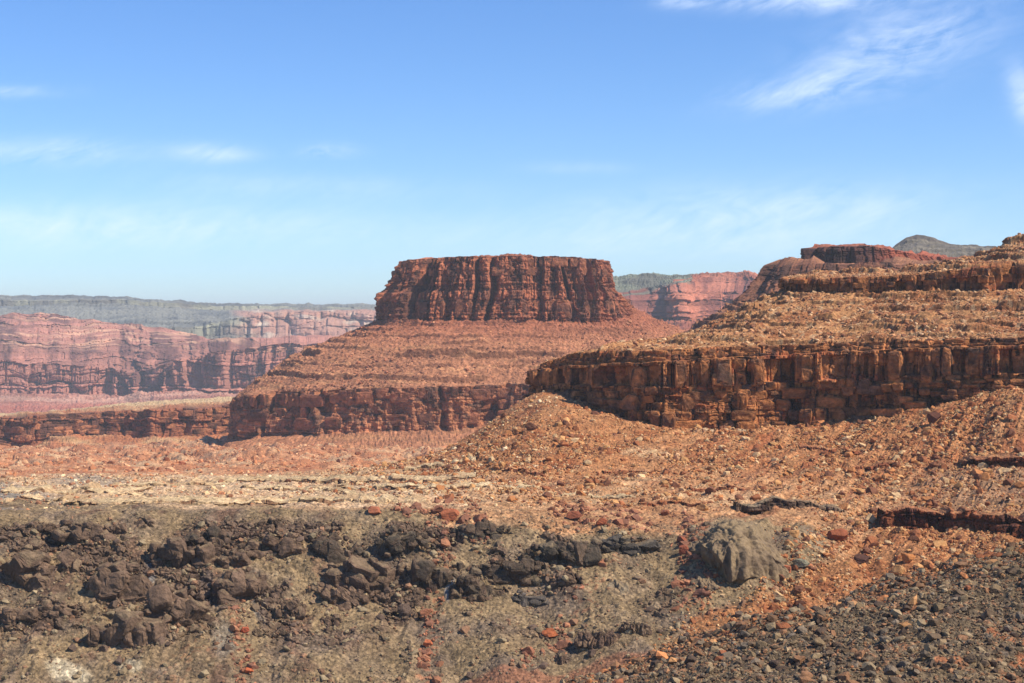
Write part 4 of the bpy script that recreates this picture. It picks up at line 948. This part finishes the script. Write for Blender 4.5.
ledge([600, 622, 645, 668], [467.4, 466.4, 467.9, 467.4], [1.6, 2.6, 2.6, 1.3], 8, lc, 'rock_ledge', 'thin tan ledge directly below the lowest part of the long cliff', BLK, 112)
ledge([850, 868, 886, 905], [467, 466, 467.5, 467], [1.8, 3.0, 3.0, 1.5], 8, lc, 'rock_ledge', 'short ledge crossing the red gully on the right', BLK, 113)
ledge([500, 520, 540, 560], [471.6, 470.6, 472.1, 471.6], [1.4, 2.4, 2.4, 1.2], 8, lc, 'rock_ledge', 'highest thin ledge on the left flank of the debris cone', BLK, 114)
ledge([800, 822, 844, 866], [449.6, 448.6, 450.1, 449.6], [1.4, 2.4, 2.4, 1.2], 8, lc, 'rock_ledge', 'small ledge high on the red slope left of the lone dark boulder', BLK, 115)
ledge([640, 666, 693, 720], [503.4, 502.4, 503.9, 503.4], [1.6, 2.6, 2.6, 1.3], 8, lc, 'rock_ledge', 'thin tan ledge on the bench just above the grey knob', BLK, 116)
ledge([270, 296, 323, 350], [487, 486, 487.5, 487], [1.8, 3.0, 3.0, 1.5], 8, cc, 'rock_ledge', 'short cream ledge in the middle of the left bench', BLK, 117)
bx_, by_ = proj(bl.P)
bw = ((bl.T[:, None] > 2) & (bl.T[:, None] < 4)) * (bx_ > 200) * (bl.P[..., 1] < 3100) * (.3 + sm(fbm(bl.S / 60, bl.P[..., 2] / 200, 3., 3), 0, .5))
d7 = scatter(bl.P, bw, 3500, 1.1, 3.6, [lin(180, 124, 90), lin(164, 104, 76), lin(136, 90, 68)], 7, power=2.8)
bulk('rubble', d7, np.ones(3500, bool), M_stone)
plw = sm(GP[..., 1], 1150, 1300) * (1 - sm(GP[..., 1], 3100, 3300)) * (gx > -10) * (gx < 520) * (.25 + sm(fbm(GP[..., 0] / 60, GP[..., 1] / 60, 95., 3), -.1, .4))
d8 = scatter(GP, plw, 9000, 1.0, 4.2, [lin(184, 122, 84), lin(200, 152, 112), lin(150, 96, 70)], 8, power=2.5)
bulk('rubble', d8, np.ones(9000, bool), M_stone)
ledge([0, 30, 60, 90], [500.4, 499.79999999999995, 500.79999999999995, 500.4], [1.6, 2.6, 2.6, 1.3], 12, cc, 'rock_ledge', 'pale slab ledge on the rim at the left edge of the bench', [(14, 8, 2.6, .9), (5, 3, 1.4, .9)], 130)
ledge([110, 150, 190, 230], [483.8, 483.2, 484.2, 483.8], [1.3, 2.2, 2.2, 1.1], 12, cc, 'rock_ledge', 'thin cream ledge inland on the left bench', [(14, 8, 2.6, .9), (5, 3, 1.4, .9)], 131)
ledge([240, 286, 333, 380], [487.1, 486.5, 487.5, 487.1], [1.4, 2.4, 2.4, 1.2], 12, cc, 'rock_ledge', 'long thin cream ledge halfway across the left bench', [(14, 8, 2.6, .9), (5, 3, 1.4, .9)], 132)
ledge([300, 340, 380, 420], [491.6, 491.0, 492.0, 491.6], [1.4, 2.4, 2.4, 1.2], 12, cc, 'rock_ledge', 'thin pale ledge just behind the long slab ledge on the rim', [(14, 8, 2.6, .9), (5, 3, 1.4, .9)], 133)
ledge([60, 96, 133, 170], [493.3, 492.7, 493.7, 493.3], [1.3, 2.2, 2.2, 1.1], 12, cc, 'rock_ledge', 'low pale ledge behind the rim at far left', [(14, 8, 2.6, .9), (5, 3, 1.4, .9)], 134)

# ------------------------------------------------------------------ jointed blocks that stand proud of the cliff faces
def courses(l, o, specs, pal, mat, seed, x_lo=-30, x_hi=1054):
    rs = np.random.RandomState(seed); T = l.T; P = l.P; S = l.S[0]; PXx, _ = proj(P); Vs, Fs, Cs, off = [], [], [], 0; Nh = l.Nh[0]
    shapes = []
    for k in range(14):
        B0, BF = ICO[3]; V = np.sign(B0) * np.abs(B0) ** .3; V = cut_rock(V, rs, 6, .95, 1.35)
        f1, f2, g = worley(V[:, 0] * 1.5 + k * 9, V[:, 1] * 1.5, V[:, 2] * 2.2, 3)
        V = V + B0 * (.10 * (g - .5) - .07 * (1 - sm(f2 - f1, 0, .14)) + .07 * fbm(V[:, 0] * 2 + k, V[:, 1] * 2, V[:, 2] * 2, 4))[:, None]
        shapes.append((V, BF))
    for (t0, t1, n, w0, w1, prot, jit, gap, skip, dep) in specs:
        for c in range(n):
            ta, tb = t0 + (t1 - t0) * c / n, t0 + (t1 - t0) * (c + 1) / n
            ra, rb = int(np.argmin(abs(T - ta))), int(np.argmin(abs(T - tb))); rm = (ra + rb) // 2; s = S[2] + rs.rand() * w1
            while s < S[-3]:
                w = w0 + (w1 - w0) * rs.rand() ** 1.6; sc = s + w / 2; j = int(np.searchsorted(S, sc)); 
                if j >= len(S) - 2: break
                s += w * (1 + gap * rs.rand() ** 2)
                buttress = noise(sc / (w1 * 1.3), t0 * 3.1, seed)
                if rs.rand() < skip or not (x_lo < PXx[rm, j] < x_hi) or buttress < -.45: continue
                h = abs(P[rb, j, 2] - P[ra, j, 2]); 
                if h < .4: continue
                a0 = max(0, j - 3); nrm = Nh[j]; ax = np.array([-nrm[1], nrm[0], 0.])
                pr = prot * (.5 + 1.3 * float(buttress)) + jit * (rs.rand() - .5)
                V, BF = shapes[rs.randint(14)]; W = V * np.array([w * .52, dep / 2, h * (.5 + .06 * rs.rand())])
                ang = rs.normal() * .10; lean = rs.normal() * .03
                W = np.stack([W[:, 0] * math.cos(ang) - W[:, 1] * math.sin(ang), W[:, 0] * math.sin(ang) + W[:, 1] * math.cos(ang), W[:, 2] + W[:, 0] * lean], -1)
                ctr = P[rm, a0:j + 4].mean(0) + nrm * (pr - dep * .5); ctr[2] = (P[ra, j, 2] + P[rb, j, 2]) / 2
                Wd = ctr + W[:, :1] * ax - W[:, 1:2] * nrm * -1 + W[:, 2:] * np.array([0, 0, 1.])
                pt = sm(fbm(Wd[:, 0] / (w1 * .9), Wd[:, 1] / (w1 * .9), Wd[:, 2] / (w1 * .6), 4) + .25 * rs.normal(), -.25, .55)
                cc = mixc(np.array(pal[0]), np.array(pal[2 + int(rs.rand() < .3)]), pt * .8) * (1 + .07 * rs.normal())
                cc = cc * (1 + .22 * fbm(Wd[:, 0] / (w * .3), Wd[:, 1] / (w * .3), Wd[:, 2] / (h * .5 + .1), 3))[:, None]
                cc = mixc(cc, lin(60, 44, 38), sm(fbm(Wd[:, 0] / (w1 * .22), Wd[:, 1] / (w1 * .22), Wd[:, 2] / (w1 * 2.4), 3) + .5 * noise(Wd[:, 0] / w1, Wd[:, 1] / w1, Wd[:, 2] / w1), .2, .5) * .85)
                Vs.append(Wd); Fs.append(BF[:, ::-1] + off); Cs.append(cc); off += len(V)
    add('joint_block', mesh_arrays('joint_block', np.concatenate(Vs), np.concatenate(Fs), np.concatenate(Cs), smooth=False), mat, kind='stuff', parent=o)
PW = [.30, .22, .20, .16, .12]
mp_ = [lin(184, 118, 70), lin(152, 94, 64), lin(118, 80, 58), lin(96, 78, 68), lin(190, 136, 94)]
courses(rl, mesa_o, [(1.05, 1.95, 4, 6, 20, 4.5, 2.6, .25, .22, 9), (1.1, 1.9, 2, 5, 12, 4.0, 4., .5, .45, 9), (2.1, 2.97, 1, 5, 12, 4.0, 5.0, .75, .12, 11), (2.1, 2.95, 2, 4, 8, 3.0, 4., .8, .5, 8), (3.05, 4.95, 3, 4, 13, 2.6, 2.6, .4, .25, 8),
    (1.9, 2.15, 1, 4, 10, 3.0, 1.6, .3, .2, 6), (7.05, 7.9, 1, 4, 11, 2.4, 3.6, .8, .2, 8), (7.3, 7.95, 2, 3, 8, 2.4, 2.6, .6, .35, 6)], mp_, M_mesa, 5)
courses(bl, butte_o, [(1.1, 1.9, 3, 14, 44, 4, 6, .3, .2, 18), (1.75, 1.98, 1, 9, 26, 5, 4, .3, .15, 14), (6.4, 6.95, 2, 16, 44, 1.5, 4, .6, .45, 16), (4.05, 4.7, 1, 14, 34, 2, 6, .8, .5, 16)],
    [lin(160, 100, 70), lin(142, 84, 60), lin(112, 72, 56), lin(92, 64, 54), lin(176, 116, 82)], M_butte, 6)
courses(bench_l, bench_o, [(1.1, 1.95, 2, 16, 60, 6, 8, .3, .2, 24), (2.1, 2.9, 2, 16, 50, 6, 8, .3, .2, 24)],
    [lin(178, 116, 80), lin(158, 96, 68), lin(126, 80, 60), lin(108, 72, 58), lin(190, 134, 96)], M_bench, 7, x_hi=300)
cr_ = np.interp(NPX, [300, 480, 600, 680, 760, 840, 920, 1000, 1080, 1300], [760, 708, 676, 648, 622, 598, 576, 552, 534, 490])
d9 = scatter(NP, nw * np.exp(-np.maximum(NPY - cr_, 0) / 14.) * (NPY > cr_ - 6), 3200, .2, 1.5, [lin(168, 110, 70), lin(146, 90, 60), lin(186, 136, 90), lin(120, 90, 66)], 9, power=2.3)
bulk('rubble', d9, np.ones(3200, bool), M_stone_near)

# ------------------------------------------------------------------ the air
def haze_box():
    x0, x1, y0, y1, z0, z1 = -60000, 60000, -3000, 130000, -700, 480
    V = [(x, y, z) for z in (z0, z1) for y in (y0, y1) for x in (x0, x1)]
    Fc = [(0, 2, 3, 1), (4, 5, 7, 6), (0, 1, 5, 4), (2, 6, 7, 3), (0, 4, 6, 2), (1, 3, 7, 5)]
    m = bpy.data.materials.new('haze'); m.use_nodes = True; nt = m.node_tree; nt.nodes.clear()
    out = nt.nodes.new('ShaderNodeOutputMaterial'); v = nt.nodes.new('ShaderNodeVolumePrincipled')
    v.inputs['Color'].default_value = (0.88, 0.94, 1.0, 1); v.inputs['Density'].default_value = HAZE; v.inputs['Anisotropy'].default_value = 0.0
    nt.links.new(v.outputs[0], out.inputs['Volume'])
    add('haze', mesh_arrays('haze', np.array(V, float), np.array(Fc), smooth=False), m, kind='stuff')
HAZE = 3.0e-5
haze_box()
